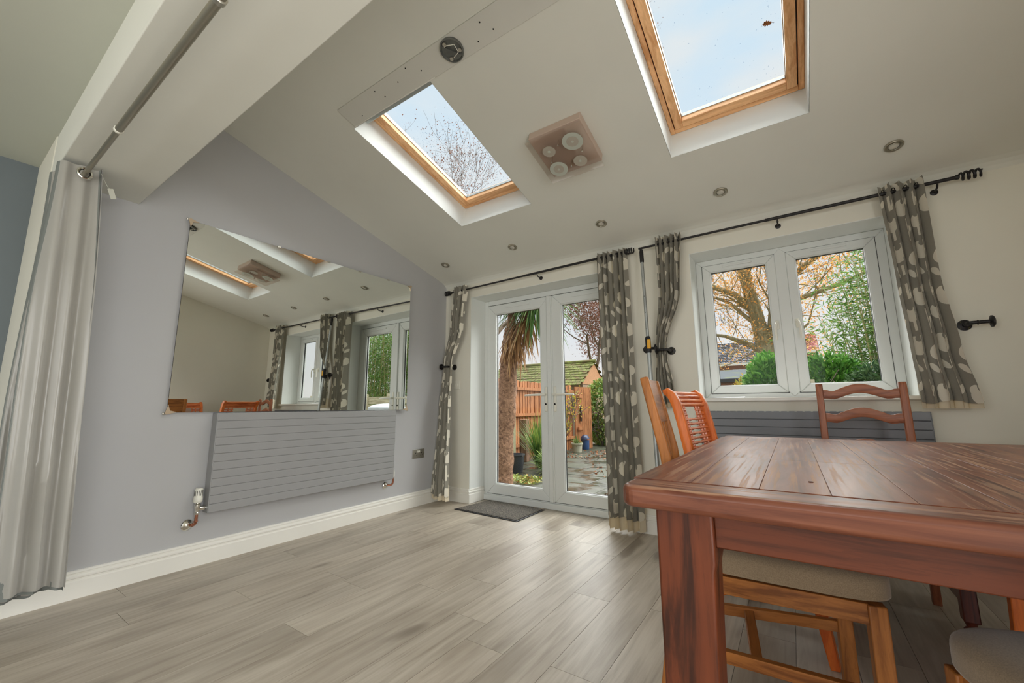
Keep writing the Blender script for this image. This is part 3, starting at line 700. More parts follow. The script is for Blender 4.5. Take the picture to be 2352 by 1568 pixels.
# ================================================================== CURTAINS AND RODS
def fold_curtain(name, label, keys, folds, amp, flat_w, ztop, zbot, seed, hem=None, group=None, u0=0.0):
    """keys: (z, x left, x right, y middle, amplitude factor) from top to bottom"""
    t = thing(name, label, 'curtain', (sum(k[1] + k[2] for k in keys[-1:]) / 2, keys[-1][3], zbot), group=group)
    rr = random.Random(seed); ph = [rr.uniform(0, 6.28) for _ in range(6)]
    zs = [k[0] for k in keys]
    def sm(z, i):
        for a, b in zip(keys, keys[1:]):
            if z <= a[0] and z >= b[0]:
                w = (a[0] - z) / max(1e-6, a[0] - b[0]); w = w * w * (3 - 2 * w); return a[i] + (b[i] - a[i]) * w
        return keys[0][i] if z > keys[0][0] else keys[-1][i]
    def pos(u, z, off=0.0):
        x0, x1, yc, af = (sm(z, i) for i in (1, 2, 3, 4)); top = (ztop - z) / (ztop - zbot)
        uu = u + .018 * math.sin(2 * PI * u * 2 + ph[0] + top * 1.5)
        w = 2 * PI * folds * uu + .5 * math.sin(ph[1] + top * 2.2)
        a = amp * af * (1 + .3 * math.sin(3 * 2 * PI * u + ph[2]))
        x = x0 + (x1 - x0) * (u + .035 * math.sin(2 * w) * min(1, 6 / folds / 2))
        y = yc + a * math.sin(w) + .012 * math.sin(4 * top + ph[3] + u * 5) * top + off
        return (x, y, z)
    n = folds * 14
    m = MB(); m.grid(lambda u, v: pos(u, ztop + (zbot - ztop) * v - .010 * v * math.sin(u * 9 + ph[4])), n, 56, lambda u, v: (u0 + u * flat_w, (ztop + (zbot - ztop) * v)))
    b = m.build('printed_cloth', M['tulip'], t, angle=80)
    if hem:
        zb2 = zbot - hem; m = MB(); m.grid(lambda u, v: pos(u, zbot + .10 + (zb2 - zbot - .10) * v, .011), n, 6); m.build('lining', M['lining'], t, angle=80)
    # eyelets where the rod passes through
    for k in range(folds):
        u = (k + .25) / folds; x, y, z = pos(u, ztop - .035)
        if name: MB().torus((x, keys[0][3], ztop - .042), (1, .3, 0), .0165, .0022, 18, 6).build('eyelet', M['black'], t)
    return t
ZROD = lambda x: 2.146 + (.030 * (x + 2.7) / 1.7 if x < -.95 else .032 + .012 * (x + .9) / 1.7)
G = 'grey curtains printed with cream tulips'
fold_curtain('curtain', 'tulip print curtain tied back beside the grey wall', [(2.20, -2.885, -2.700, 3.146, 1), (1.75, -2.93, -2.745, 3.140, 1), (1.36, -3.022, -2.880, 3.150, .6), (1.30, -3.020, -2.885, 3.150, .6), (.9, -3.015, -2.845, 3.10, .9), (.05, -3.032, -2.79, 3.03, 1.2)], 5, .034, .62, 2.19, .085, 3, .04, G, .1)
fold_curtain('curtain', 'tulip print curtain hanging straight down in front of the right door leaf', [(2.22, -1.272, -1.008, 3.142, 1), (1.2, -1.268, -.995, 3.140, 1), (.05, -1.262, -.978, 3.135, 1.1)], 6, .036, .74, 2.205, .105, 8, .085, G, .0)
fold_curtain('curtain', 'tulip print curtain tied back on the window side of the telescopic pole', [(2.26, -.765, -.572, 3.142, 1), (1.8, -.765, -.605, 3.142, .9), (1.36, -.818, -.738, 3.156, .45), (1.30, -.818, -.738, 3.156, .45), (1.1, -.825, -.705, 3.14, .8), (.90, -.830, -.675, 3.13, 1)], 5, .034, .60, 2.235, .955, 5, .03, G, .22)
fold_curtain('curtain', 'short tulip print curtain flaring out over the right end of the sill', [(2.26, .548, .748, 3.142, 1), (1.65, .565, .745, 3.125, 1), (1.25, .575, .775, 3.11, .95), (.93, .585, .815, 3.10, .9)], 4, .034, .60, 2.235, .950, 12, .035, G, .45)

def rod(name, label, x0, x1, rings, fin0, fin1, brackets):
    t = thing(name, label, 'curtain rod', ((x0 + x1) / 2, 3.148, ZROD(x0)))
    xm = (x0 + x1) / 2; MB().tube([(x0, 3.148, ZROD(x0)), (xm, 3.148, ZROD(xm))], .0085, 12).tube([(xm - .02, 3.148, ZROD(xm)), (x1, 3.148, ZROD(x1))], .0105, 12).build('rod', M['black'], t)
    for x, s, on in ((x0, -1, fin0), (x1, 1, fin1)):
        if not on: continue
        z = ZROD(x); MB().lathe([(.011, 0), (.014, .004), (.014, .014), (.010, .018)], (x, 3.148, z), (s, 0, 0), 14).build('finial_collar', M['black'], t)
        pts = []; k = 90; Lf = .095 if s > 0 and x > 0 else .075
        for i in range(k + 1):
            a = i / k * 2 * PI * 4.2; r = .021 * min(1, i / 8) ; pts.append((x + s * (.014 + Lf * i / k), 3.148 + r * math.cos(a), z + r * math.sin(a)))
        MB().tube(pts, [.0042 + .0025 * math.sin(PI * i / k) for i in range(k + 1)], 7).build('spiral_finial', M['black'], t)
    for x in brackets:
        z = ZROD(x); MB().lathe([(.018, 0), (.018, .004), (.006, .008)], (x, YD, z - .03), (0, -1, 0), 14).tube([(x, YD, z - .03), (x, 3.165, z - .03), (x, 3.15, z - .012)], .005, 8).build('bracket', M['black'], t)
    for x in rings:
        z = ZROD(x); MB().torus((x, 3.148, z - .006), (1, 0, 0), .0165, .002, 18, 6).torus((x, 3.148, z - .029), (0, 1, 0), .006, .0015, 12, 5).build('curtain_ring', M['black'], t)
    return t
rod('curtain_rod', 'black metal curtain rod above the french doors', -2.915, -1.035, [-1.005 - .04], True, True, [-2.87, -1.853])
rod('curtain_rod', 'black metal curtain rod with spiral finial above the window', -.905, .870, [.031], False, True, [.031, .80])

def holdback(name, label, x, z, s, ext=.075, elbow=True):
    t = thing(name, label, 'holdback', (x, YD, z), group='black iron curtain holdbacks')
    MB().lathe([(.030, 0), (.030, .005), (.012, .010), (.012, .02)], (x, YD, z), (0, -1, 0), 20).build('wall_flange', M['black'], t)
    MB().tube([(x, YD, z), (x, YD - ext + .014, z), (x + s * .004, YD - ext + .004, z), (x + s * .014, YD - ext, z), (x + s * .075, YD - ext, z)], .010, 12).torus((x, YD - .035, z), (0, 1, 0), .010, .003).torus((x + s * .03, YD - ext, z), (1, 0, 0), .010, .003).build('pipe_arm', M['black'], t)
    MB().lathe([(.008, 0), (.031, .006), (.031, .012), (.026, .016)], (x + s * .072, YD - ext, z), (s, 0, 0), 20).build('end_disc', M['black'], t)
    for a in (.8, 2.2, 3.9, 5.4): MB().lathe([(.0045, .005), (.004, .007)], (x + .02 * math.cos(a), YD, z + .02 * math.sin(a)), (0, -1, 0), 8).build('screw', plain('brass_screw', srgb(170, 160, 60), .4, .6) if 'bscrew' not in M else M['bscrew'], t)
    return t
M['bscrew'] = plain('brass_screw', srgb(170, 160, 60), .4, .6)
holdback('curtain_holdback', 'black iron holdback beside the light switch', -2.925, 1.347, -1, .115)
holdback('curtain_holdback', 'black iron holdback behind the telescopic pole', -.905, 1.372, 1, .055)
holdback('curtain_holdback', 'black iron holdback gripping the tied curtain left of the window', -.722, 1.347, -1, .115)
holdback('curtain_holdback', 'empty black iron holdback on the wall right of the window', .825, 1.366, 1, .085)

# telescopic pole leaning against the rod
tp = thing('telescopic_pole', 'aluminium telescopic pole leaning on the curtain rod', 'pole', (-.802, 2.985, 0))
A, B = Vector((-.802, 2.985, 0)), Vector((-.878, 3.122, 2.155))
P = lambda k: A + (B - A) * k
MB().tube([P(.02), P(.64)], .0150, 14).build('lower_tube', M['alu'], tp)
MB().tube([P(.60), P(.955)], .0118, 14).build('upper_tube', M['alu'], tp)
MB().tube([P(0), P(.045), P(.046)], [.017, .0175, .016], 14).build('rubber_foot', M['rubber'], tp)
MB().tube([P(.615), P(.62), P(.668), P(.673)], [.017, .020, .020, .014], 14).build('clamp', M['rubber'], tp)
c = P(.645); MB().box(c.x - .004, c.x + .022, c.y - .024, c.y - .008, c.z - .035, c.z + .035).build('clamp_lever', M['yellow'], tp, bevel=.004)
MB().tube([P(.95), P(.955), P(.99), P(1.0)], [.014, .016, .016, .012], 12).build('pole_head', M['black'], tp)
m = MB()
for k in (.70, .76, .82, .88): q = P(k); m.lathe([(.003, 0), (.003, .0015)], (q.x, q.y - .0112, q.z), (0, -1, 0), 8)
m.build('locking_holes', M['hole'], tp)

# tension rod below the beam with the satin curtain
RY, RZ = .345, 2.05
tr = thing('tension_rod', 'brushed steel tension rod under the beam', 'curtain rod', (-1.2, RY, RZ))
MB().tube([(XL, RY, RZ), (-2.13, RY, RZ)], .0105, 16).build('inner_tube', M['nickel'], tr)
MB().tube([(-2.15, RY, RZ), (-1.205, RY, RZ)], .0135, 16).tube([(-1.19, RY, RZ), (XR, RY, RZ)], .0135, 16).build('outer_tube', M['nickel'], tr)
MB().lathe([(.0140, 0), (.0160, .002), (.0160, .012), (.0140, .014)], (-2.157, RY, RZ), (1, 0, 0), 18).build('collar', M['plastic'], tr)
MB().lathe([(.0140, 0), (.018, .003), (.018, .020), (.0140, .022)], (-1.212, RY, RZ), (1, 0, 0), 18).build('end_collar', M['steel'], tr)
MB().lathe([(.026, 0), (.026, .008), (.013, .014)], (XL, RY, RZ), (1, 0, 0), 20).build('wall_cup', M['nickel'], tr)
cu = thing('satin_curtain', 'floor length silver satin eyelet curtain bunched against the grey wall', 'curtain', (-2.86, .37, .15))
def satin(u, v):
    z = 2.098 + (.165 - 2.098) * v; k = 4.0; ph = 2 * PI * k * u / 2
    yc = .330 + .055 * v; am = .070 + .030 * v + .02 * v * math.sin(3 * v)
    w = math.cos(ph); w = math.copysign(abs(w) ** .75, w)
    y = yc + am * w + .006 * math.sin(7 * v + u * 9)
    x = -2.695 - .33 * u - .012 * math.sin(ph * 2) + .030 * v * math.sin(u * 5 + .6) + .026 * math.sin(2 * PI * 3 * ((y - yc) / .2)) * (.3 + .7 * v) * (1 - .4 * u) + .004 * math.sin(26 * v + 11 * u) * v
    if v > .9: z += .02 * math.sin(u * 13)
    return (max(x, XL + .022), y, z)
m = MB(); m.grid(satin, 150, 60); cb = m.build('satin_cloth', M['satin'], cu, angle=80)
m = MB(); m.grid(lambda u, v: (lambda p: (p[0] - .010, p[1] - .004, p[2] - .012 * v))(satin(u, v)), 100, 30); m.build('blackout_lining', M['satinback'], cu, angle=80)
for k, (xx, yy) in enumerate(((-2.692, .343), (-2.79, .345), (-2.88, .345), (-2.96, .345))):
    e = MB().torus((xx, yy, RZ - .003), (1, .12, 0), .0245, .0052, 28, 8).build('eyelet', M['chrome'], cu)
    MB().torus((xx - .004, yy, RZ - .003), (1, .12, 0), .019, .002, 24, 6).build('eyelet_collar', M['black'], e)
m = MB().box(-2.70, -2.699, .43, .452, 1.96, 2.01); m.xf(Matrix.Translation((-2.7, .43, 2.0)) @ Matrix.Rotation(.35, 4, 'X') @ Matrix.Translation((2.7, -.43, -2.0))); m.tube([(-2.70, .398, 2.075), (-2.70, .42, 2.03), (-2.70, .436, 2.008)], .0012, 5); m.build('care_label', plain('label_cloth', srgb(190, 190, 178), .8), cu, smooth=False)

# ================================================================== FLOOR MAT, PAPER
mt = thing('door_mat', 'dark grey ribbed door mat in front of the french doors', 'mat', (-2.31, 3.17, 0))
q = [(-2.667, 2.966), (-1.952, 2.934), (-1.950, 3.395), (-2.610, 3.432)]
MB().prism(q, 'z', 0, .006).build('rubber_base', M['rubber'], mt, bevel=.002)
cx, cy = -2.295, 3.18; q2 = [(cx + (a - cx) * .95, cy + (b - cy) * .93) for a, b in q]
def mat_pile():
    t = NT('mat_pile'); v = t.obj(); f = t.noise(v, 120, 3); c = t.ramp(f, [(.35, srgb(58, 54, 50)), (.55, srgb(100, 94, 86)), (.75, srgb(150, 140, 124))]); t.bump(f, 1.0, .006); return t.set(col=c, rough=.95)
MB().prism(q2, 'z', .005, .011).build('pile', mat_pile(), mt, bevel=.002)
pp = MB(); pp.quad((-.485, 3.25, .9885), (-.27, 3.235, .9885), (-.262, 3.33, .9885), (-.475, 3.345, .9885)); pp.quad((-.485, 3.25, .9895), (-.27, 3.235, .9895), (-.265, 3.30, .997), (-.478, 3.345, .9895))
o = pp.build('paper_sheet', M['paper'], smooth=False); tag(o, 'folded white paper sheet lying on the window sill', 'paper')

# ================================================================== DINING TABLE
def table_top_mat(axis):
    t = NT('worn_red_brown_varnish'); k = (1.3, 12, 12) if axis == 'x' else (12, 1.3, 12)
    v = t.obj(k, rand=4); f1 = t.noise(v, 2.0, 6, .6, .7)
    c = t.ramp(f1, [(.32, srgb(74, 38, 26)), (.46, srgb(104, 58, 40)), (.58, srgb(120, 72, 51)), (.72, srgb(134, 86, 63))])
    # rubbed-through varnish: pale scratches along the grain, only on faces that look up
    vs_ = t.obj((1.2, 42, 3) if axis == 'x' else (42, 1.2, 3), rand=3); f2 = t.noise(vs_, 2.4, 4, .6, .2); patch = t.noise(t.obj((1, 1, 1)), 3.2, 4)
    ge = t.n('NewGeometry'); sp = t.n('SeparateXYZ'); t.l(ge.outputs['Normal'], sp.inputs[0])
    up = t.math('GREATER_THAN', sp.outputs['Z'], .6)
    pf = t.ramp(patch, [(.34, CB(.2)), (.54, CB(1))])
    sc = t.math('MULTIPLY', t.math('MULTIPLY', t.ramp(f2, [(.51, CB(0)), (.60, CB(1))]), pf), up)
    c = t.mix(t.math('MULTIPLY', sc, .55), c, srgb(186, 146, 112))
    kn = t.noise(t.obj((4, 4, 4), rand=7), 1.1, 1); c = t.mix(t.ramp(kn, [(.72, CB(0)), (.78, CB(.75))]), c, srgb(48, 30, 26))
    t.bump(f2, .03, .001)
    return t.set(col=c, rough=t.math('ADD', t.math('MULTIPLY', sc, .2), .36), coat=.06, crough=.2, spec=.35)
TMX, TMY = table_top_mat('x'), table_top_mat('y')
TAB = wood((98, 48, 26), 'z', (54, 26, 15), .42, .12, .7); TABX = wood((96, 47, 26), 'x', (52, 25, 15), .42, .12, .7); TABY = wood((96, 47, 26), 'y', (52, 25, 15), .42, .12, .7)
TX0, TX1, TY0, TY1, TZ = -.330, .835, .900, 2.625, .770
tb = thing('dining_table', 'large worn red brown wooden dining table', 'table', ((TX0 + TX1) / 2, (TY0 + TY1) / 2, 0))
th = .046
def rounded_rect_board(x0, x1, y0, y1, corners, r=.03):
    """outline with the given corners rounded: 'sw','se','ne','nw'"""
    pts = []
    for nm, cx, cy, a0 in (('sw', x0, y0, PI), ('se', x1, y0, 1.5 * PI), ('ne', x1, y1, 0), ('nw', x0, y1, .5 * PI)):
        if nm in corners:
            ox = cx + (r if 'w' in nm else -r); oy = cy + (r if 's' in nm else -r)
            for k in range(6): a = a0 + k / 5 * PI / 2; pts.append((ox + r * math.cos(a), oy + r * math.sin(a)))
        else: pts.append((cx, cy))
    return pts
g = .0004; xl, xr, yn, yf = -.203, .70, 1.004, 2.521
def top_board(pts, mat, bev=.003):
    MB().prism(pts, 'z', TZ - th, TZ).build('plank', mat, tb, bevel=bev, bseg=3)
top_board(rounded_rect_board(TX0, TX1, TY0, yn - g, ('sw', 'se')), TMX, .012); top_board(rounded_rect_board(TX0, TX1, yf + g, TY1, ('nw', 'ne')), TMX, .012)
for x0, x1, e in ((TX0, xl - g, 0), (xr + g, TX1, 1)): top_board([(x0, yn + g), (x1, yn + g), (x1, yf - g), (x0, yf - g)], TMY, .001)
xs = [xl, -.072, .046, .166, .286, .406, .526, xr]
for a, b in zip(xs, xs[1:]):
    for y0, y1 in ((yn, 1.556), (1.556, yf)): top_board([(a + g, y0 + g), (b - g, y0 + g), (b - g, y1 - g), (a + g, y1 - g)], TMY, .0008)
MB().box(xl - .002, xr + .002, yn - .002, yf + .002, TZ - th + .004, TZ - .0018).build('joint_filler', plain('tan_joint_filler', srgb(150, 108, 70), .6), tb, smooth=False)
lw = .115; lx0, lx1, ly0, ly1 = TX0 + .058, TX1 - .058, TY0 + .062, TY1 - .062
def tleg(x0, y0, sx, sy):
    m = MB(); n0 = 0; tp_ = .022
    cor = [(x0, y0), (x0 + sx * lw, y0), (x0 + sx * lw, y0 + sy * lw), (x0, y0 + sy * lw)]
    zz = ((TZ - th - .0005, 0), (.62, 0), (.60, .004), (.0, tp_))
    for z, k in zz: m.v += [(cor[0][0] , cor[0][1], z), (cor[1][0] - sx * k, cor[1][1], z), (cor[2][0] - sx * k, cor[2][1] - sy * k, z), (cor[3][0], cor[3][1] - sy * k, z)]
    for i in range(3):
        for j in range(4): m.f.append((i * 4 + j, i * 4 + (j + 1) % 4, i * 4 + 4 + (j + 1) % 4, i * 4 + 4 + j))
    m.f += [(0, 1, 2, 3), (12, 15, 14, 13)]; m.build('leg', TAB, tb, bevel=.006)
for x0, sx in ((lx0, 1), (lx1, -1)):
    for y0, sy in ((ly0, 1), (ly1, -1)): tleg(x0, y0, sx, sy)
az = .648
MB().box(lx0 + lw - .001, lx1 - lw + .001, ly0 + .016, ly0 + .040, az, TZ - th - .0005).build('apron', TABX, tb, bevel=.003)
MB().box(lx0 + lw - .001, lx1 - lw + .001, ly1 - .040, ly1 - .016, az, TZ - th - .0005).build('apron', TABX, tb, bevel=.003)
MB().box(lx0 + .016, lx0 + .040, ly0 + lw - .001, ly1 - lw + .001, az, TZ - th - .0005).build('apron', TABY, tb, bevel=.003)
MB().box(lx1 - .040, lx1 - .016, ly0 + lw - .001, ly1 - lw + .001, az, TZ - th - .0005).build('apron', TABY, tb, bevel=.003)
MB().box(-.10, -.045, ly0 + .0135, ly0 + .02, TZ - th - .014, TZ - th - .001).build('slot', M['hole'], tb, smooth=False)
MB().box(-.042, -.018, ly0 + .012, ly0 + .02, TZ - th - .013, TZ - th - .002).build('repair_piece', TABX, tb, smooth=False)
o = MB().box(.014, .023, 1.145, 1.148, TZ + .0001, TZ + .002).build('wood_chip', TABX, smooth=False); tag(o, 'tiny dark splinter lying on the table top', 'splinter')

# ================================================================== CHAIRS
def outline(path, th):
    """2D centre line with thicknesses -> outline polygon"""
    L_, R_ = [], []
    for i, p in enumerate(path):
        a = path[max(0, i - 1)]; b = path[min(len(path) - 1, i + 1)]; dx, dy = b[0] - a[0], b[1] - a[1]; l = math.hypot(dx, dy)
        nx, ny = -dy / l, dx / l; t = th[i] / 2 if hasattr(th, '__len__') else th / 2
        L_.append((p[0] + nx * t, p[1] + ny * t)); R_.append((p[0] - nx * t, p[1] - ny * t))
    return L_ + R_[::-1]
OAKZ = wood((160, 100, 48), 'z', (116, 66, 28), .45, .1); OAKX = wood((160, 100, 48), 'x', (116, 66, 28), .45, .1); OAKY = wood((160, 100, 48), 'y', (116, 66, 28), .45, .1)
def weave_mat():
    t = NT('taupe_woven_fabric'); tc = t.n('TexCoord'); mp = t.n('Mapping'); t.l(tc.outputs['Object'], mp.inputs[0])
    h = t.noise(mp.outputs[0], 420, 2, .5); st = t.noise(mp.outputs[0], 5, 4)
    c = t.mix(h, srgb(112, 94, 72), srgb(172, 150, 122)); c = t.mix(t.ramp(st, [(.5, CB(0)), (.75, CB(.4))]), c, srgb(92, 80, 66))
    t.bump(h, .15, .001); return t.set(col=c, rough=.9, sheen=.3)
M['weave'] = weave_mat()
def pad(m, x0, x1, y0, y1, z0, z1, taper=.02, nu=20, nv=20):
    """soft upholstered seat, slightly narrower at the back"""
    def sup(a): return math.copysign(abs(a) ** .45, a)
    cx, cy = (x0 + x1) / 2, (y0 + y1) / 2; hx, hy = (x1 - x0) / 2, (y1 - y0) / 2
    rings = []
    for i in range(nv + 1):
        p = -PI / 2 + PI * i / nv; r = abs(math.cos(p)) ** .38; zz = math.sin(p)
        z = z0 + (z1 - z0) * (.5 + .5 * math.copysign(abs(zz) ** .8, zz))
        for j in range(40):
            a = 2 * PI * j / 40; X = sup(math.cos(a)); Y = sup(math.sin(a))
            k = 1 - taper * (1 - X) / 2 / hy; rr = r if zz > 0 else min(1, r * 1.15)
            m.v.append((cx + hx * X * rr, cy + hy * Y * rr * k, z))
    n0 = len(m.v) - 40 * (nv + 1)
    for i in range(nv):
        for j in range(40): m.f.append((n0 + i * 40 + j, n0 + i * 40 + (j + 1) % 40, n0 + (i + 1) * 40 + (j + 1) % 40, n0 + (i + 1) * 40 + j))
    return m
def oak_chair(label, loc, rot):
    """faces local +x"""
    t = local_thing('upholstered_chair', label, 'chair', loc, math.radians(rot), 'oak dining chairs with taupe seats')
    sp = [(-.300, 0), (-.262, .25), (-.228, .45), (-.233, .62), (-.252, .78), (-.282, .92), (-.306, 1.035)]; tk = [.034, .036, .040, .036, .032, .030, .027]
    for s in (-1, 1):
        y0, y1 = (.124, .156) if s > 0 else (-.156, -.124)
        MB().prism(outline(sp, tk), 'y', y0, y1).build('back_stile', OAKZ, t, bevel=.006, flat=False)
        y0, y1 = (.168, .208) if s > 0 else (-.208, -.168)
        MB().box(.214, .254, y0, y1, 0, .440).build('leg', OAKZ, t, bevel=.004)
        for z0, z1, nm, w in ((.390, .440, 'seat_rail', .011), (.205, .238, 'side_stretcher', .011)):      # side rails run in towards the narrower back
            xb = -.225 if nm == 'seat_rail' else -.262
            MB().prism([(xb, s * .140 - w), (.218, s * .188 - w), (.218, s * .188 + w), (xb, s * .140 + w)], 'z', z0, z1).build(nm, OAKX, t, bevel=.002)
    MB().box(.222, .244, -.170, .170, .390, .440).build('seat_rail', OAKY, t, bevel=.002)
    MB().box(-.238, -.216, -.128, .128, .390, .440).build('seat_rail', OAKY, t, bevel=.002)
    MB().box(-.055, -.025, -.160, .160, .208, .232).build('cross_stretcher', OAKY, t, bevel=.003)
    # curved top rail and back slats
    def bx(z): 
        for a, b in zip(sp, sp[1:]):
            if a[1] <= z <= b[1]: return a[0] + (b[0] - a[0]) * (z - a[1]) / (b[1] - a[1])
    def panel(z0, z1, w, bow, thick, n=12, nz=4):
        m = MB()
        for sgn in (-1, 1):
            m.grid(lambda u, v: (bx(z0 + (z1 - z0) * v) - bow * (1 - (2 * u - 1) ** 2) + sgn * thick / 2, -w + 2 * w * u, z0 + (z1 - z0) * v), n, nz)
        k = (n + 1) * (nz + 1)
        for j in range(n): m.f.append((j, j + 1, k + j + 1, k + j)); b = nz * (n + 1); m.f.append((b + j, b + j + 1, k + b + j + 1, k + b + j))
        return m
    panel(.88, 1.034, .128, .010, .020).build('top_rail', OAKY, t, bevel=0)
    panel(.52, .560, .128, .010, .018).build('lower_rail', OAKY, t)
    for yy in (-.078, -.026, .026, .078):
        path = [(bx(z) - .010 * (1 - (yy / .128) ** 2), z) for z in (.555, .62, .72, .82, .885)]
        MB().prism(outline(path, .012), 'y', yy - .016, yy + .016).build('back_slat', OAKZ, t, bevel=.002)
    m = MB(); pad(m, -.205, .288, -.228, .228, .440, .525, .065); m.build('seat_pad', M['weave'], t, angle=80)
    return t
oak_chair('oak chair with taupe seat tucked under the table, its back to the mirror', (-.130, 1.600, 0), 8)
oak_chair('oak chair with taupe seat turned askew at the near end of the table', (.460, 1.010, 0), 104)

ORZ = wood((212, 110, 44), 'z', (180, 82, 28), .36, .3, 1.0); ORY = wood((216, 124, 72), 'y', (180, 84, 40), .36, .3); ORX = wood((212, 110, 44), 'x', (180, 82, 28), .36, .3)
ORD = plain('orange_stained_turning', srgb(206, 110, 62), .3, coat=.4, var=.12, nscale=40)
M['cushion'] = plain('cream_cushion', srgb(196, 184, 160), .9, var=.05)
def spindle_chair(label, loc, rot):
    """orange chair with scrolled stiles and a lattice of turned spindles; faces local +x"""
    t = local_thing('spindle_chair', label, 'chair', loc, math.radians(rot), 'orange spindle-back chairs')
    sp = [(-.255, 0), (-.225, .2), (-.205, .42), (-.212, .55), (-.232, .70), (-.262, .86), (-.280, .94), (-.300, .985), (-.322, 1.005), (-.338, 1.000)]
    tk = [.032, .036, .042, .042, .042, .040, .040, .040, .036, .022]
    for s in (-1, 1):
        y0, y1 = (.178, .208) if s > 0 else (-.208, -.178)
        MB().prism(outline(sp, tk), 'y', y0, y1).build('back_stile', ORZ, t, bevel=.007, flat=False)
        lg = [(.185, .43), (.190, .30), (.200, .15), (.222, 0)]
        MB().prism(outline(lg, [.050, .046, .038, .030]), 'y', s * .187 - .019, s * .187 + .019).build('leg', ORZ, t, bevel=.004)
        MB().box(-.19, .175, s * .187 - .010, s * .187 + .010, .385, .440).build('seat_rail', ORX, t, bevel=.002)
        MB().tube([(-.225, s * .187, .2), (0, s * .187, .2), (.195, s * .187, .2)], [.009, .012, .009], 10).build('side_stretcher', ORD, t)
    MB().box(.175, .197, -.170, .170, .385, .44).build('seat_rail', ORY, t, bevel=.002); MB().box(-.215, -.193, -.178, .178, .385, .44).build('seat_rail', ORY, t, bevel=.002)
    m = MB(); pad(m, -.205, .215, -.196, .196, .440, .478, .012, 20, 14); m.build('seat_pad', M['cushion'], t, angle=80)
    def bx(z):
        for a, b in zip(sp, sp[1:]):
            if a[1] <= z <= b[1]: return a[0] + (b[0] - a[0]) * (z - a[1]) / (b[1] - a[1])
        return sp[-1][0]
    for k, (x, z) in enumerate(((-.312, .998), (-.297, .982), (-.287, .962), (-.280, .942))):
        pts = [(x - .022 * (1 - (y / .18) ** 2), y, z) for y in np.linspace(-.180, .180, 9)]; MB().tube(pts, .0105, 10).build('crest_reed', ORY, t)
    zs = [.915 - i * .0225 for i in range(18)]
    for i, z in enumerate(zs):
        X = bx(z) - .010
        prof = []
        for y in np.linspace(-.180, .180, 25):
            b = min(abs(abs(y) - .085), abs(abs(y) - .045)); prof.append(.0058 + .0035 * max(0, 1 - b / .012))
        spans = [(-.180, .180)] if i > 1 else [(-.180, -.070), (.070, .180)]
        for a, b in spans:
            ys_ = [y for y in np.linspace(-.180, .180, 25) if a - 1e-6 <= y <= b + 1e-6]
            rr = [.0058 + .0035 * max(0, 1 - min(abs(abs(y) - .085), abs(abs(y) - .045)) / .012) for y in ys_]
            MB().tube([(X, y, z) for y in ys_], rr, 7).build('spindle', ORD, t)
    for yy in (-.085, .085, -.130 + .0, .130):
        zz = np.linspace(.52, .935, 90); rr = [.0042 + .0030 * abs(math.sin((z - .915) / .0225 * PI)) for z in zz]
        MB().tube([(bx(z) - .010, yy, z) for z in zz], rr, 6).build('beaded_upright', ORD, t)
    MB().tube([(bx(.505), -.18, .505), (bx(.505) - .01, 0, .505), (bx(.505), .18, .505)], .012, 10).build('lower_rail', ORD, t)
    return t
spindle_chair('orange spindle-back chair at the table edge next to the oak chair', (-.150, 2.215, 0), -8)
spindle_chair('orange spindle-back chair between the table and the white side wall', (.795, 2.135, 0), 180)

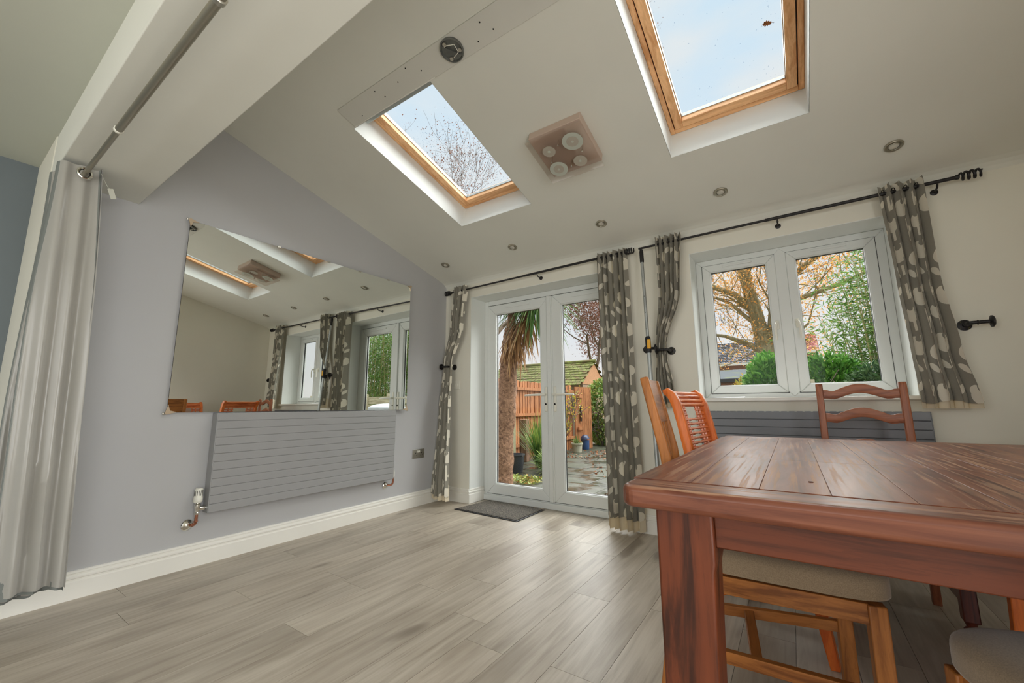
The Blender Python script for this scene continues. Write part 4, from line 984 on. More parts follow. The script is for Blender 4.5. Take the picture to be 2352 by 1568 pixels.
BRZ = wood((156, 96, 66), 'z', (112, 62, 42), .4, .2); BRX = wood((158, 98, 68), 'x', (112, 62, 42), .4, .2); BRD = wood((92, 44, 32), 'x', (58, 26, 20), .36, .3); BRT = wood((92, 44, 32), 'z', (58, 26, 20), .36, .3)
def ladder_chair(label, loc, rot):
    """brown ladder-back; local +y is the way it faces, width along x"""
    t = local_thing('ladderback_chair', label, 'chair', loc, math.radians(rot))
    prof = [(-.215, 0), (-.205, .25), (-.198, .45), (-.200, .60), (-.205, .80), (-.212, 1.035), (-.214, 1.052)]
    for s in (-1, 1):
        m = MB(); pts = outline(prof, [.034, .036, .040, .038, .034, .030, .024]); m.prism(pts, 'x', -.016, .016)
        for i in range(len(m.v)):
            x, y, z = m.v[i]; m.v[i] = (x + s * (.172 + .006 * max(0, (.9 - z))), y, z)
        m.build('back_stile', BRZ, t, bevel=.004, flat=False)
        m = MB().box(s * .195 - .024, s * .195 + .024, .185, .233, .10, .44); m.build('leg', BRT, t, bevel=.004)
        MB().lathe([(.016, 0), (.022, .012), (.023, .035), (.017, .045), (.024, .058), (.024, .07), (.015, .08), (.020, .10), (.024, .104)], (s * .195, .209, 0), (0, 0, 1), 20).build('turned_foot', BRT, t)
        MB().box(s * .186 - .010, s * .186 + .010, -.195, .19, .16, .20).build('side_stretcher', BRT, t, bevel=.003)
        MB().box(s * .186 - .010, s * .186 + .010, -.195, .19, .375, .43).build('seat_rail', BRT, t, bevel=.003)
    MB().box(-.17, .17, -.212, -.192, .155, .195).build('rear_stretcher', BRD, t, bevel=.003)
    MB().box(-.172, .172, .199, .219, .375, .43).build('seat_rail', BRD, t, bevel=.003)
    MB().box(-.172, .172, -.212, -.192, .375, .43).build('seat_rail', BRD, t, bevel=.003)
    MB().prism([(-.19, -.19), (.19, -.19), (.225, .24), (-.225, .24)], 'z', .43, .45).build('seat', BRD, t, bevel=.006)
    def yb(z): return np.interp(z, [p[1] for p in prof], [p[0] for p in prof])
    def wavy(z, h):
        top, bot = [], []
        for k in range(25):
            u = k / 24; x = -.166 + .332 * u; c = abs(2 * u - 1)
            # ogee crest: raised centre, little dip, then level shoulders
            e = .030 * math.cos(min(1, c / .60) * PI / 2) ** 1.2 - .009 * math.exp(-((c - .70) / .09) ** 2)
            top.append((x, z + h / 2 + e)); bot.append((x, z - h / 2 + e * .95 + .004 * math.exp(-((c - .70) / .08) ** 2)))
        m = MB(); poly = top + bot[::-1]; n = len(poly); Y = yb(z)
        for dy in (-.009, .009): m.v += [(x, Y + dy - .016 * (1 - (x / .17) ** 2), zz) for x, zz in poly]
        for k in range(24):
            a, b, c_, d_ = k, k + 1, n - 2 - k, n - 1 - k
            m.f += [(a, b, c_, d_), (n + a, n + d_, n + c_, n + b), (a, n + a, n + b, b), (d_, c_, n + c_, n + d_)]
        m.f += [(0, n - 1, 2 * n - 1, n), (24, n + 24, n + 25, 25)]
        m.build('ladder_slat', BRX, t, bevel=.002, flat=False)
    for z in (.995, .868, .706, .58): wavy(z, .048)
    return t
ladder_chair('brown ladder-back chair at the window end of the table', (.305, 2.655, 0), 180)

# ================================================================== GARDEN
GZ = -.12
def leaf_mat(name, cols, trans=.25, rough=.5):
    t = NT(name); g = t.n('NewGeometry'); st = [(i / (len(cols) - 1), srgb(*c)) for i, c in enumerate(cols)]
    c = t.ramp(g.outputs['Random Per Island'], st); tl = t.n('BsdfTranslucent'); ms = t.n('MixShader'); ms.inputs[0].default_value = trans
    t.l(c, tl.inputs['Color']); t.set(col=c, rough=rough, spec=.35); t.l(t.b.outputs[0], ms.inputs[1]); t.l(tl.outputs[0], ms.inputs[2]); t.l(ms.outputs[0], t.o.inputs['Surface']); return t.m
def bark_mat(name, a, b, scale=14, axis=(1, 1, .35), bump=.8):
    t = NT(name); v = t.obj(axis); f = t.noise(v, scale, 6, .65, .4); t.bump(f, bump, .02); return t.set(col=t.ramp(f, [(.3, srgb(*a)), (.7, srgb(*b))]), rough=.9, spec=.2)
LM = dict(
    bamboo=leaf_mat('bamboo_leaf', [(62, 96, 36), (88, 126, 52), (116, 150, 72), (146, 172, 96)], .3),
    laurel=leaf_mat('laurel_leaf', [(50, 96, 34), (84, 138, 50), (126, 172, 76)], .25, .35),
    ivy=leaf_mat('ivy_leaf', [(70, 104, 44), (108, 140, 62), (150, 166, 86), (164, 146, 84)], .25, .4),
    yellow=leaf_mat('golden_leaf', [(136, 140, 40), (170, 164, 54), (190, 150, 60), (120, 132, 48)], .3),
    oak=leaf_mat('autumn_leaf', [(176, 118, 56), (208, 150, 78), (222, 176, 108), (164, 138, 78)], .45),
    brown=leaf_mat('withered_leaf', [(96, 64, 50), (128, 84, 62), (84, 66, 60)], .3),
    palm=leaf_mat('cordyline_leaf', [(44, 80, 44), (84, 120, 62), (130, 156, 90)], .25, .4),
    dead=leaf_mat('dry_cordyline_leaf', [(120, 84, 52), (168, 126, 84), (196, 160, 116)], .25, .6),
    grass=leaf_mat('grass_blade', [(52, 88, 40), (96, 128, 56), (140, 150, 70), (70, 104, 72)], .3),
    fallen=leaf_mat('fallen_leaf', [(112, 68, 44), (150, 96, 62), (176, 128, 92), (96, 60, 46)], .1, .6))
BK = dict(oak=bark_mat('oak_bark', (112, 106, 80), (170, 162, 130)), cord=bark_mat('cordyline_bark', (84, 60, 48), (186, 146, 118), 26, (1, 1, 1), 1.2), twig=bark_mat('twig_bark', (88, 76, 66), (132, 118, 104)), cane=plain('bamboo_cane', srgb(160, 150, 96), .4, var=.2, nscale=6))
def leaf_cloud(name, P, D, Ln, Wd, mat, parent):
    """P positions, D directions (n,3), Ln, Wd arrays -> one mesh of folded blades"""
    P = np.asarray(P, float); D = np.asarray(D, float); n = len(P); D = D / np.maximum(1e-6, np.linalg.norm(D, axis=1, keepdims=True))
    r = rng.normal(size=(n, 3)); S = np.cross(D, r); S /= np.maximum(1e-6, np.linalg.norm(S, axis=1, keepdims=True)); Nn = np.cross(S, D)
    Ln = np.broadcast_to(Ln, n)[:, None]; Wd = np.broadcast_to(Wd, n)[:, None]
    V = np.stack([P, P + D * Ln * .42 + S * Wd / 2 + Nn * Wd * .12, P + D * Ln - Nn * Ln * .06, P + D * Ln * .42 - S * Wd / 2 + Nn * Wd * .12], 1).reshape(-1, 3)
    V = V - np.array(OFF[parent.name]); Fc = np.arange(n * 4).reshape(n, 4)
    me = bpy.data.meshes.new(name); me.from_pydata(V.tolist(), [], Fc.tolist()); me.materials.append(mat)
    o = bpy.data.objects.new(name, me); COL.objects.link(o); o.parent = parent; OFF[o.name] = OFF[parent.name]; return stuff(o)
def rdir(n, up=0.0):
    d = rng.normal(size=(n, 3)); d /= np.linalg.norm(d, axis=1, keepdims=True); d[:, 2] += up; return d
def ellipsoid_shell(n, c, r, inner=.55):
    d = rdir(n); k = rng.uniform(inner ** 3, 1, n) ** (1 / 3); return np.array(c) + d * k[:, None] * np.array(r), d
def branches(m, p, d, L, r, depth, tips, rr, spread=.6, seg=6, shrink=.72, kids=(2, 3), up=.08):
    pts = [p]; rad = [r]; k = 4
    for i in range(k):
        d = (d + Vector((rr.gauss(0, .13), rr.gauss(0, .13), rr.gauss(0, .08) + up))).normalized(); p = p + d * L / k; pts.append(p); rad.append(r * (1 - .42 * (i + 1) / k))
        if depth <= 2: tips.append((p, d))
    m.tube(pts, rad, seg if r > .03 else 4, cap=False)
    if depth == 0: return
    for _ in range(rr.randint(*kids)):
        a = rr.choice([2, 3, 4, 4]); q = pts[a]; nd = (d + Vector((rr.gauss(0, spread), rr.gauss(0, spread), rr.gauss(0, spread * .7)))).normalized()
        branches(m, q, nd, L * shrink * rr.uniform(.8, 1.15), max(rad[a] * .66, .007), depth - 1, tips, rr, spread, seg, shrink, kids, up)

# ground, patio slabs, fallen leaves
o = MB().box(-60, 60, YO + .02, 80, GZ - .4, GZ - .02).build('garden_ground', bark_mat('garden_soil', (72, 62, 46), (112, 104, 74), 3, (1, 1, 1), .5), smooth=False); struct(o, 'damp soil and turf of the garden')
o = MB().box(-60, 60, -40, YR - .3, GZ - .4, GZ - .02).box(XR + .3, 60, YR - .3, YO + .02, GZ - .4, GZ - .02).build('front_ground', bpy.data.materials['garden_soil'], smooth=False); struct(o)
def slab_mat():
    t = NT('wet_stone_slab'); v = t.obj((1, 1, 1), rand=8); f = t.noise(v, 5, 6, .65); g = t.noise(v, 1.8, 3)
    c = t.ramp(f, [(.3, srgb(42, 42, 34)), (.6, srgb(66, 66, 55)), (.8, srgb(86, 85, 75))]); c = t.mix(t.ramp(g, [(.45, CB(0)), (.7, CB(.55))]), c, srgb(58, 64, 36))
    t.bump(f, .3, .006); return t.set(col=c, rough=t.ramp(g, [(.38, CB(.15)), (.52, CB(.6))]), spec=.3)
SM = slab_mat(); pa = sroot('patio', 'wet stone slab patio', (-1.5, 3.6, GZ))
OFF[pa.name] = (-1.5, 3.6, GZ); smesh = MB().box(-.296, .296, -.296, .296, -.04, 0).mesh('slab', SM, bevel=.006, bseg=1)
y = YO + .34; rw = 0
while y < 11.6:
    x = -6.6 + (rw % 2) * .3
    while x < 2.9:
        if not (x < -3.0 + .12 * (y - 3.6) * -1 - .1 and y < 5.2):
            o = mobj('slab', smesh, pa, (x + 1.5, y - 3.6, rng.uniform(-.004, .002)), (rng.normal(0, .004), rng.normal(0, .004), 0))
        x += .6
    y += .6; rw += 1
n = 6500; P = np.stack([rng.uniform(-6.2, .5, n), 11.5 - 7.7 * rng.random(n) ** 2.6, np.full(n, GZ + .006)], 1); D = rdir(n); D[:, 2] *= .15
keep = np.ones(n, bool)
for cx_, cy_, cr_ in ((-3.26, 4.6, .35), (-3.5, 5.0, 1.5), (-3.82, 5.72, .3), (-3.72, 6.32, .9), (-3.30, 5.85, .6), (-3.72, 7.1, .6), (-4.36, 6.84, .25), (-4.38, 6.42, .25), (-4.2, 8.85, .3), (-4.28, 9.5, .3), (-4.25, 11.05, 1.0), (-4.40, 9.75, .55), (-.28, 8.1, .7), (-.68, 9.4, .65), (.5, 6.2, .8)):
    keep &= np.hypot(P[:, 0] - cx_, P[:, 1] - cy_) > cr_
keep &= ~((abs(P[:, 0] + 4.6) < .22) & (P[:, 1] > 5.6) & (P[:, 1] < 9.8)); P, D = P[keep], D[keep]; n = len(P)
lo = leaf_cloud('leaf_litter', P, D, rng.uniform(.035, .065, n), rng.uniform(.02, .04, n), LM['fallen'], pa); lo.parent = None; lo.location = OFF[pa.name]
tag(lo, 'brown fallen leaves scattered over the wet patio', 'leaves')
P = np.stack([rng.uniform(-3.75, -2.95, 260), rng.uniform(4.85, 5.35, 260), np.full(260, GZ + .02)], 1); D = rdir(260); D[:, 2] = abs(D[:, 2]) * .3
ed = thing('border_plants', 'low leafy ground cover at the foot of the cordyline', 'plant', (-3.4, 5.0, GZ)); leaf_cloud('foliage', P, D, rng.uniform(.05, .09, 260), .035, leaf_mat('ground_cover_leaf', [(90, 110, 50), (150, 160, 80), (160, 96, 60)], .2), ed)

# cordyline (cabbage palm) close to the door
pl = thing('cordyline_palm', 'forked cordyline palm with shaggy brown leaf skirt', 'palm tree', (-3.26, 4.6, GZ))
rr = random.Random(4)
def trunk(pts, rads, name, mat, par, seg=18, bumpy=.010):
    P = []; R = []
    for (a, b), (ra, rb) in zip(zip(pts, pts[1:]), zip(rads, rads[1:])):
        for k in range(10): w = k / 10; P.append(Vector(a).lerp(Vector(b), w)); R.append((ra + (rb - ra) * w) * (1 + rr.uniform(-.05, .06)))
    P.append(Vector(pts[-1])); R.append(rads[-1]); m = MB().tube(P, R, seg)
    for i in range(len(m.v)): m.v[i] = tuple(c + rr.uniform(-bumpy, bumpy) for c in m.v[i])
    return m.build(name, mat, par, angle=70)
trunk([(-3.26, 4.6, GZ - .03), (-3.25, 4.6, .4), (-3.20, 4.6, 1.1), (-3.17, 4.6, 1.75), (-3.13, 4.6, 2.0)], [.13, .115, .125, .105, .085], 'trunk', BK['cord'], pl)
trunk([(-3.14, 4.6, 1.9), (-3.10, 4.58, 2.3), (-3.09, 4.55, 2.7)], [.06, .055, .05], 'stem', BK['cord'], pl, 12); trunk([(-3.10, 4.6, 1.86), (-2.93, 4.62, 2.1), (-2.80, 4.64, 2.35), (-2.74, 4.64, 2.6)], [.07, .055, .05, .045], 'stem', BK['cord'], pl, 12)
def straps(c, n, L, droop, zr, wid):
    V = []; Fc = []
    for i in range(n):
        a = rr.uniform(0, 2 * PI); e = rr.uniform(*zr); L1 = L * rr.uniform(.7, 1.1); d = Vector((math.cos(a) * math.cos(e), math.sin(a) * math.cos(e), math.sin(e))); s = d.cross(Vector((0, 0, 1))).normalized()
        p = Vector(c) + Vector((rr.gauss(0, .03), rr.gauss(0, .03), rr.uniform(-.12, .08))); n0 = len(V); k = 5
        for j in range(k + 1):
            w = wid * (math.sin(PI * (.12 + .88 * j / k)) * .9 + .05) * .5; V += [tuple(p - s * w), tuple(p + s * w)]
            d = (d + Vector((0, 0, -droop * (.4 + j / k)))).normalized(); p = p + d * L1 / k
        for j in range(k): Fc.append((n0 + 2 * j, n0 + 2 * j + 1, n0 + 2 * j + 3, n0 + 2 * j + 2))
    m = MB(); m.v = V; m.f = Fc; return m
for c, n in (((-2.76, 4.64, 2.52), 400), ((-3.09, 4.55, 2.78), 170)): stuff(straps(c, n, .85, .10, (-1.25, .9), .024).build('green_leaves', LM['palm'], pl, angle=80))
for c, n, L in (((-3.05, 4.6, 1.98), 70, .6), ((-3.14, 4.58, 1.88), 50, .52), ((-2.88, 4.63, 2.15), 60, .6)): stuff(straps(c, n, L, .30, (-1.5, -.5), .024).build('dry_leaves', LM['dead'], pl, angle=80))

# orange-brown board fence along the left boundary
FB = wood((172, 116, 76), 'z', (124, 78, 48), .8, 0)
fe = thing('board_fence', 'orange brown vertical board fence behind the cordyline', 'fence', (-4.62, 7.4, GZ))
bmesh_ = MB().box(-.010, .010, -.052, .052, 0, 1.56).mesh('board', FB, smooth=False)
for k in range(38): mobj('board', bmesh_, fe, (rng.uniform(-.006, .006), -1.55 + k * .098, rng.uniform(-.01, .02)), (0, rng.normal(0, .004), .12))
for z in (.25, .85, 1.38): MB().box(-4.595, -4.555, 5.8, 9.55, GZ + z, GZ + z + .06).build('rail', FB, fe, smooth=False)
for yy in (6.55, 8.3): MB().box(-4.57, -4.46, yy - .05, yy + .05, GZ, GZ + 1.62).build('post', plain('weathered_post', srgb(150, 148, 118), .85, var=.15), fe, smooth=False)
ga = thing('garden_gate', 'orange brown ledged garden gate beside the ivy bush', 'gate', (-4.48, 9.55, GZ))
for k in range(6): mobj('board', bmesh_, ga, (.02 + k * .094 * .35 - .05, -.02 + k * .088, -.03), (0, 0, -.36))
MB().box(-4.47, -4.43, 9.5, 10.0, GZ + .45, GZ + .53).box(-4.47, -4.43, 9.5, 10.0, GZ + 1.25, GZ + 1.33).build('ledge', FB, ga, smooth=False)
MB().box(-4.44, -4.42, 9.58, 9.64, .55, .95).build('latch_plate', M['black'], ga, smooth=False)
sp_ = MB().box(-4.44, -4.28, 6.78, 6.90, GZ, .68).build('timber_post', wood((132, 104, 84), 'z', (84, 62, 50), .85, 0), bevel=.008); tag(sp_, 'short weathered timber post beside the black bucket', 'post')
sp_ = MB().box(-4.44, -4.32, 6.36, 6.48, GZ, 1.30).build('timber_post', bpy.data.materials['weathered_post'], bevel=.006); tag(sp_, 'tall pale green weathered post behind the cordyline', 'post')
bk = thing('bucket', 'black plastic bucket on the soil behind the cordyline', 'bucket', (-3.82, 5.72, GZ))
MB().lathe([(.115, 0), (.145, .26), (.155, .265), (.155, .285), (.140, .285), (.110, .02), (.001, .02)], (-3.82, 5.72, GZ), seg=24).build('body', plain('black_plastic', srgb(44, 46, 50), .45), bk)
MB().tube([(-3.82 + .155 * math.cos(a), 5.72 - .02, GZ + .265 - .02 * math.sin(a)) for a in np.linspace(0, PI, 12)], .004, 6).build('handle', M['steel'], bk)
gc = thing('grass_clump', 'tall clump of arching green grass by the fence', 'grass', (-3.72, 6.32, GZ)); stuff(straps((-3.72, 6.32, GZ + .1), 300, .80, .14, (.95, 1.5), .016).build('blades', LM['grass'], gc, angle=80))
gc = thing('grass_clump', 'broad leafy green clump in front of the tall grass', 'grass', (-3.30, 5.85, GZ)); stuff(straps((-3.30, 5.85, GZ + .1), 180, .36, .22, (.4, 1.5), .022).build('blades', LM['grass'], gc, angle=80))
ts = thing('twiggy_shrub', 'thin twiggy shrub with sparse yellowish leaves before the fence', 'shrub', (-3.72, 7.1, GZ)); m = MB(); tips = []
for k in range(7): branches(m, Vector((-3.72 + rr.gauss(0, .05), 7.1 + rr.gauss(0, .05), GZ)), Vector((rr.gauss(.03, .12), rr.gauss(0, .12), 1)).normalized(), .62, .012, 2, tips, rr, .35, 4)
m.build('stems', BK['twig'], ts); P = np.array([tuple(p) for p, d in tips]); P = P[rng.integers(0, len(P), 420)] + rng.normal(0, .03, (420, 3)); leaf_cloud('foliage', P, rdir(420), .05, .03, LM['yellow'], ts)

# planter, blue tub, ivy bush
pt = thing('stone_planter', 'pale stone trough planted with green leaves', 'planter', (-4.2, 8.85, GZ))
MB().lathe([(.10, 0), (.12, .17), (.135, .175), (.135, .205), (.115, .205), (.11, .17), (.001, .17)], (-4.2, 8.85, GZ), seg=20).build('trough', plain('pale_stone', srgb(176, 172, 152), .9, var=.1), pt)
stuff(straps((-4.2, 8.85, GZ + .17), 120, .20, .2, (.5, 1.5), .013).build('leaves', LM['grass'], pt, angle=80))
bt = thing('blue_tub', 'dark blue garden tub with a rounded lid', 'tub', (-4.28, 9.5, GZ))
MB().lathe([(.08, 0), (.09, .03), (.095, .20), (.10, .205), (.10, .225), (.02, .225)], (-4.28, 9.5, GZ), seg=20).build('body', plain('blue_glaze', srgb(58, 84, 128), .35, var=.1), bt)
MB().lathe([(.11, 0), (.11, .03), (.09, .085), (.05, .12), (.001, .13)], (-4.28, 9.5, GZ + .225), (-.35, -.1, 1), 18).build('lid', plain('dark_blue_lid', srgb(48, 58, 84), .35), bt)
iv = thing('ivy_bush', 'dense rounded ivy bush beside the gate', 'bush', (-4.35, 10.6, GZ))
P, D = ellipsoid_shell(6500, (-4.25, 11.05, .75), (.72, .75, .95), .8); D = D + rng.normal(0, .5, D.shape); D[:, 2] -= .4; leaf_cloud('foliage', P, D, rng.uniform(.07, .12, 6500), rng.uniform(.05, .08, 6500), LM['ivy'], iv)
m = MB(); rb = random.Random(5); tips = []
for k in range(6): branches(m, Vector((-4.3, 10.65, GZ)), Vector((rb.gauss(0, .3), rb.gauss(0, .3), 1)).normalized(), .6, .03, 2, tips, rb)
m.build('stems', BK['twig'], iv)

# garage with mossy tiled roof and clay gable
gr = thing('tiled_garage', 'low outbuilding with mossy tiled roof and clay gable', 'building', (-7.4, 13.4, GZ))
gx0, gx1, gy0, gy1, ge, gp = -9.6, -5.6, 12.3, 14.5, 1.66, 2.47; gyc = (gy0 + gy1) / 2
MB().box(gx0 + .1, gx1 - .05, gy0 + .12, gy1 - .12, GZ, ge).build('walls', plain('timber_cladding', srgb(150, 128, 106), .85, var=.1), gr, smooth=False)
MB().prism([(gy0 + .1, ge - .02), (gy1 - .1, ge - .02), (gyc, gp - .06)], 'x', gx1 - .08, gx1 - .03).build('gable', plain('clay_tile_hanging', srgb(186, 138, 98), .85, var=.12, nscale=14), gr, smooth=False)
for z in (GZ + .35 * k for k in range(5)): MB().box(gx1 - .05, gx1 - .03, gy0 + .12, gy1 - .12, z + .01, z + .34).build('cladding_board', bpy.data.materials['timber_cladding'], gr, smooth=False)
def moss_mat():
    t = NT('mossy_roof_tile'); v = t.obj(); f = t.noise(v, 7, 5, .7); return t.set(col=t.ramp(f, [(.32, srgb(106, 76, 56)), (.47, srgb(90, 90, 48)), (.6, srgb(106, 112, 52)), (.78, srgb(126, 128, 70))]), rough=.95)
MOS = moss_mat(); m = MB(); nc, nr = 26, 9
for sgn, ya in ((1, gy0), (-1, gy1)):
    for r_ in range(nr):
        for c_ in range(nc):
            x0 = gx0 - .05 + (gx1 - gx0 + .1) * (c_ + .5 * (r_ % 2) - .5) / nc; x1 = x0 + (gx1 - gx0 + .1) / nc - .008; x0, x1 = max(x0, gx0 - .05), min(x1, gx1 + .05)
            if x1 - x0 < .02: continue
            y0_, z0_ = ya - sgn * .08 + sgn * (gyc - gy0 + .08) * r_ / nr, ge - .06 + (gp - ge + .06) * r_ / nr; y1_, z1_ = ya - sgn * .08 + sgn * (gyc - gy0 + .08) * (r_ + 1.2) / nr, ge - .06 + (gp - ge + .06) * (r_ + 1.2) / nr
            l = rng.uniform(.015, .03); m.quad((x0, y0_, z0_ + l), (x1, y0_, z0_ + l), (x1, y1_, z1_ - .004), (x0, y1_, z1_ - .004)); m.quad((x0, y0_, z0_), (x1, y0_, z0_), (x1, y0_, z0_ + l), (x0, y0_, z0_ + l))
stuff(m.build('roof_tiles', MOS, gr, smooth=False)); MB().tube([(gx0 - .05, gyc, gp), (gx1 + .05, gyc, gp)], .07, 10).build('ridge', MOS, gr)

# trees
def tree(name, label, base, H, r, lean, seed, nleaf, lmat, lsize, bark, depth=4, spread=.55, kids=(2, 3), jitter=.22, shrink=.72, group=None, up=.08, frac=.42):
    t = thing(name, label, 'tree', base, group=group); m = MB(); tips = []; rt_ = random.Random(seed)
    branches(m, Vector(base), Vector((lean[0], lean[1], 1)).normalized(), H * frac, r, depth, tips, rt_, spread, 10, shrink, kids, up); m.build('branches', bark, t, angle=60)
    if nleaf:
        P = np.array([tuple(p) for p, d in tips]); P = P[rng.integers(0, len(P), nleaf)] + rng.normal(0, jitter, (nleaf, 3)); leaf_cloud('foliage', P, rdir(nleaf, -.3), rng.uniform(.7, 1.3, nleaf) * lsize, rng.uniform(.45, .7, nleaf) * lsize, lmat, t)
    return t
tree('withered_tree', 'twiggy tree with small withered leaves behind the garage', (-8.0, 18.4, GZ), 8.4, .20, (.05, 0), 21, 9000, LM['brown'], .10, BK['twig'], 5, .6, (3, 3), .3, frac=.34)
tree('tall_tree', 'tall bare tree rising above the roof window', (-13.2, 15.6, GZ), 17, .32, (0, 0), 9, 9000, LM['brown'], .08, BK['twig'], 6, .5, (3, 3), .3, .76, up=.10)
tree('withered_tree', 'twiggy tree with small withered leaves left of the cordyline', (-9.5, 12, GZ), 7.5, .16, (.05, 0), 33, 2600, LM['brown'], .12, BK['twig'], 4, .5, (3, 3), .25)

# big oak seen in the window: trunk with hand-placed boughs
ok = thing('oak_tree', 'large oak with spreading boughs and orange autumn leaves', 'tree', (-.62, 16, GZ)); m = MB(); tips = []; ro = random.Random(11)
def bough(pts, rads, sub=3, dep=2, L=1.5):
    P = [Vector(p) for p in pts]; m.tube(P, rads, 10, cap=False)
    for i in range(1, len(P)):
        for _ in range(sub):
            q = P[i - 1].lerp(P[i], ro.random()); d = (P[i] - P[i - 1]).normalized(); nd = (d * .5 + Vector((ro.gauss(0, .6), ro.gauss(0, .6), ro.gauss(.2, .5)))).normalized()
            branches(m, q, nd, L * ro.uniform(.7, 1.2), max(.012, rads[i] * .26), dep, tips, ro, .55, 6, .72, (2, 3), .04)
bough([(-.45, 16, GZ - .2), (-.50, 16, 1.6), (-.62, 16, 3.1), (-.78, 16, 4.3), (-.98, 15.9, 5.4), (-1.15, 15.8, 7.0), (-1.3, 15.8, 9)], [.34, .29, .25, .21, .18, .15, .10], 1)
bough([(-.80, 16, 4.1), (-1.30, 15.9, 4.75), (-1.9, 15.8, 5.1), (-2.7, 15.6, 5.5), (-4.0, 15.3, 6.1)], [.11, .10, .09, .07, .04], 4)
bough([(-.68, 16, 3.55), (-1.05, 16, 3.95), (-1.5, 16, 4.5), (-2.2, 15.9, 4.9)], [.08, .07, .05, .03], 3)
bough([(-.58, 16, 2.6), (-1.0, 15.9, 2.95), (-1.7, 15.8, 3.3), (-2.6, 15.7, 3.5)], [.11, .09, .06, .03], 3)
bough([(-.50, 16, 2.5), (-.30, 16, 3.6), (-.12, 15.9, 4.8), (-.25, 15.8, 6.2), (-.5, 15.8, 8)], [.17, .15, .13, .10, .05], 3)
bough([(-.15, 15.9, 4.6), (.7, 15.6, 5.3), (1.7, 15.2, 5.9), (3.0, 14.8, 6.4)], [.10, .09, .07, .04], 4)
bough([(-.22, 15.9, 3.9), (.5, 15.7, 4.3), (1.5, 15.3, 4.5), (2.6, 15, 4.9)], [.09, .08, .06, .03], 4)
bough([(-.98, 15.9, 5.4), (-.3, 15.7, 6.3), (.9, 15.4, 6.7), (2.4, 15.2, 6.6)], [.10, .09, .07, .04], 4)
m.build('boughs', BK['oak'], ok, angle=60); P = np.array([tuple(p) for p, d in tips]); n = 22000; P = P[rng.integers(0, len(P), n)] + rng.normal(0, .20, (n, 3)); leaf_cloud('foliage', P, rdir(n, -.3), rng.uniform(.05, .09, n), rng.uniform(.03, .05, n), LM['oak'], ok)

# bamboo behind a pale board fence
bb = thing('bamboo_clump', 'tall dense green bamboo behind the pale boards', 'bamboo', (1.6, 7.75, GZ)); rb = random.Random(3); m = MB(); P = []; D = []
for k in range(270):
    x = rb.uniform(.5, 5.6); b = Vector((x, 7.75 + rb.uniform(-.35, .4), GZ)); H = rb.uniform(2.9, 4.1) * min(1, .50 + .58 * max(0, x - .45)); l = Vector((rb.gauss(-.06, .10), rb.gauss(.0, .05), 0)); pts = [b + Vector((0, 0, H * w)) + l * (w ** 2) * 2.2 for w in np.linspace(0, 1, 7)]
    m.tube(pts, [.011, .011, .010, .009, .007, .005, .002], 5, cap=False)
    for w in np.linspace(.26, 1, 40):
        i = min(5, int(w * 6)); q = pts[i].lerp(pts[i + 1], w * 6 - i)
        for _ in range(3): P.append(tuple(q + Vector((rb.gauss(0, .11), rb.gauss(0, .11), rb.gauss(0, .05))))); D.append((rb.gauss(0, 1), rb.gauss(-.2, 1), rb.gauss(-.35, .45)))
m.build('canes', BK['cane'], bb, angle=80); leaf_cloud('foliage', P, D, rng.uniform(.09, .17, len(P)), rng.uniform(.014, .024, len(P)), LM['bamboo'], bb)
pf = thing('pale_fence', 'low fence of pale horizontal boards in front of the bamboo', 'fence', (1.6, 6.2, GZ))
PF = wood((196, 186, 158), 'x', (158, 146, 120), .85, 0)
for k in range(7): MB().box(.15, 5.2, 6.19, 6.22, GZ + .01 + k * .185, GZ + .185 + k * .185 - .004).build('board', PF, pf, smooth=False)
for xx in (.20, 1.75, 2.62, 3.42, 4.3, 5.12): MB().box(xx - .05, xx + .05, 6.13, 6.19, GZ, GZ + 1.36).build('post', PF, pf, smooth=False)
def bush(name, label, c, r, n, lmat, ls, seed, cat='shrub'):
    t = thing(name, label, cat, (c[0], c[1], GZ)); P, D = ellipsoid_shell(n, c, r, .6); k = P[:, 2] > GZ; P, D = P[k], D[k] + rng.normal(0, .5, D[k].shape)
    leaf_cloud('foliage', P, D, rng.uniform(.7, 1.3, len(P)) * ls, rng.uniform(.3, .5, len(P)) * ls, lmat, t); m = MB(); rb = random.Random(seed); tips = []
    for k in range(5): branches(m, Vector((c[0], c[1], GZ)), Vector((rb.gauss(0, .3), rb.gauss(0, .3), 1)).normalized(), max(.3, (c[2] - GZ) * .7), .025, 2, tips, rb)
    m.build('stems', BK['twig'], t); return t
bush('laurel_bush', 'glossy bright green laurel bush left of the bamboo', (-.28, 8.1, .8), (.40, .45, 1.0), 6500, LM['laurel'], .11, 1)
bush('laurel_bush', 'low green laurel bush at the foot of the bamboo', (.45, 7.02, .95), (.5, .13, .65), 5000, LM['laurel'], .10, 2)
bush('golden_shrub', 'yellow green shrub beside the felt-roofed shed', (-.68, 9.4, .65), (.42, .4, .88), 2600, LM['yellow'], .08, 3)
bush('ivy_mound', 'dark ivy growing just behind the pale board fence', (1.05, 6.54, 1.05), (.5, .13, .40), 2200, leaf_mat('dark_ivy_leaf', [(44, 72, 44), (70, 100, 60), (104, 130, 84)], .15, .4), .09, 6)

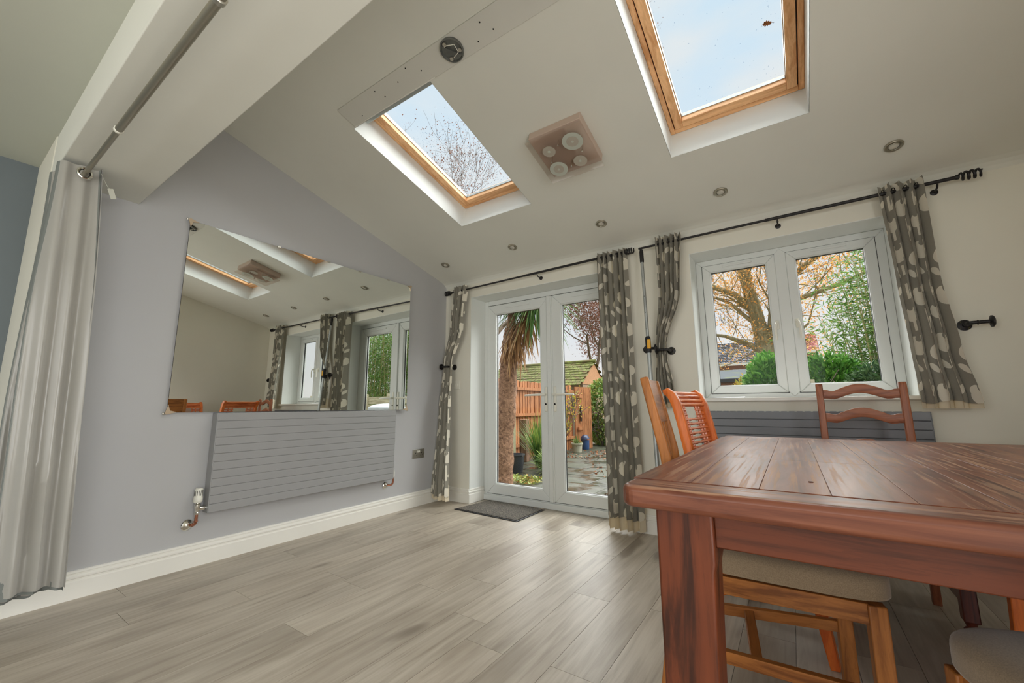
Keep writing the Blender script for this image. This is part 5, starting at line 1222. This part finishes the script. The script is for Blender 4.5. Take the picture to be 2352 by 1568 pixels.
# felt-roofed shed
sh = thing('garden_shed', 'brown wooden shed with grey mossy felt roof', 'shed', (-1.4, 12.2, GZ))
SW = wood((146, 96, 62), 'x', (96, 60, 38), .85, 0)
for k in range(14): MB().box(-2.6, -.88, 11.70, 11.73, GZ + k * .115, GZ + k * .115 + .111).build('cladding_board', SW, sh, smooth=False)
MB().box(-2.58, -.90, 11.73, 13.0, GZ, 1.52).build('walls', SW, sh, smooth=False)
def felt():
    t = NT('grey_roof_felt'); v = t.obj(); f = t.noise(v, 4, 5); g = t.noise(v, 60, 2); return t.set(col=t.mix(t.ramp(f, [(.55, CB(0)), (.66, CB(1))]), t.ramp(g, [(.3, srgb(50, 56, 61)), (.7, srgb(72, 79, 84))]), srgb(88, 96, 44)), rough=.95)
MB().prism([(11.6, 1.53), (13.1, 1.87), (13.1, 1.92), (11.6, 1.59)], 'x', -2.7, -.80).build('roof', felt(), sh, smooth=False); MB().box(-2.7, -.80, 11.585, 11.6, 1.50, 1.59).build('fascia', M['rubber'], sh, smooth=False)
ts = tree('bare_shrub', 'bare grey twiggy shrub behind the felt-roofed shed', (-2.0, 14.6, GZ), 3.2, .05, (.0, 0), 40, 200, LM['yellow'], .06, BK['twig'], 5, .6, (2, 3), .1, .78)
ts = tree('bare_shrub', 'bare grey twiggy shrub in front of the slate roof', (-1.25, 14.2, GZ), 3.2, .045, (-.1, 0), 41, 160, LM['yellow'], .06, BK['twig'], 5, .6, (2, 3), .1, .78)
# houses beyond
def tile_mat(name, a, b):
    t = NT(name); v = t.obj(); f = t.noise(v, 12, 3); return t.set(col=t.ramp(f, [(.35, srgb(*a)), (.65, srgb(*b))]), rough=.7)
def house(name, label, x0, x1, y0, y1, eave, ridge, rm, wm, wins):
    h = thing(name, label, 'house', ((x0 + x1) / 2, y0, GZ)); yc = (y0 + y1) / 2
    MB().box(x0, x1, y0, y1, GZ, eave).prism([(y0, eave), (y1, eave), (yc, ridge - .1)], 'x', x0 + .02, x1 - .02).build('walls', wm, h, smooth=False)
    m = MB(); nr = 13; nc = int((x1 - x0 + .6) / .3)
    for r_ in range(nr):
        for c_ in range(nc):
            a = x0 - .3 + (x1 - x0 + .6) * c_ / nc; b = a + (x1 - x0 + .6) / nc; f0, f1 = r_ / nr, (r_ + 1.1) / nr; ya, yb2 = y0 - .35 + (yc - y0 + .35) * f0, y0 - .35 + (yc - y0 + .35) * f1; za, zb = eave - .1 + (ridge - eave + .1) * f0, eave - .1 + (ridge - eave + .1) * f1
            m.quad((a, ya, za + .07), (a + (b - a) * .8, ya, za + .10), (a + (b - a) * .8, yb2, zb + .02), (a, yb2, zb)); m.quad((a + (b - a) * .8, ya, za + .03), (b, ya, za + .05), (b, yb2, zb - .02), (a + (b - a) * .8, yb2, zb - .02)); m.quad((a, ya, za - .02), (b, ya, za - .02), (b, ya, za + .05), (a, ya, za + .08))
    m.quad((x0 - .3, yc, ridge), (x1 + .3, yc, ridge), (x1 + .3, y1 + .3, eave - .1), (x0 - .3, y1 + .3, eave - .1)); stuff(m.build('roof_tiles', rm, h, smooth=False))
    for a, b, z0, z1 in wins:
        w = MB().box(a, b, y0 - .06, y0 + .02, z0, z1).build('window_frame', M['upvc'], h, smooth=False); MB().box(a + .08, b - .08, y0 - .07, y0 - .05, z0 + .08, z1 - .08).build('pane', plain('far_window_glass', srgb(70, 78, 84), .1) if 'farglass' not in M else M['farglass'], w, smooth=False)
    MB().box(x0 - .3, x1 + .3, y0 - .42, y0 - .34, eave - .22, eave - .06).build('gutter', M['upvc'], h, smooth=False)
    return h
M['farglass'] = plain('far_window_glass', srgb(70, 78, 84), .1)
BRK = plain('red_brick', srgb(146, 106, 84), .9, var=.2, nscale=9)
house('slate_roof_house', 'brick house with grey tiled roof beyond the garden', -9.5, -1.75, 30, 36, 3.65, 5.35, tile_mat('grey_roof_tile', (62, 66, 76), (84, 88, 98)), BRK, [(-3.0, -2.2, 1.9, 3.2), (-5.5, -4.3, 1.9, 3.2)])
house('red_roof_house', 'distant house with red tiled roof', .55, 1.75, 38, 43, 5.0, 6.6, tile_mat('red_roof_tile', (150, 84, 74), (182, 110, 96)), BRK, [(.9, 1.4, 3.2, 4.4)])
# covered barbecue on the patio, seen in the mirror
bq = thing('covered_barbecue', 'barbecue under a grey draped cover on the patio', 'barbecue', (.55, 5.2, GZ))
m = MB()
def cover(u, v):
    a = 2 * PI * u; z = GZ + .05 + (1.02 - .05) * min(1, v / .75) if v < .75 else GZ + 1.02 + .10 * math.sin((v - .75) / .25 * PI / 2); r = .34 - .03 * v if v < .75 else .3175 * math.cos((v - .75) / .25 * PI / 2)
    return (.55 + r * 1.35 * math.cos(a) * (1 + .04 * math.sin(9 * a) * (1 - v)), 5.2 + r * math.sin(a) * (1 + .04 * math.cos(7 * a) * (1 - v)), z)
m.grid(cover, 60, 24); m.build('cover', plain('grey_cover_cloth', srgb(150, 152, 156), .5, var=.05), bq, angle=80)
for dx in (-.3, .3):
    for dy in (-.2, .2): MB().tube([(.55 + dx, 5.2 + dy, GZ), (.55 + dx, 5.2 + dy, .7)], .015, 8).build('leg', M['steel'], bq)
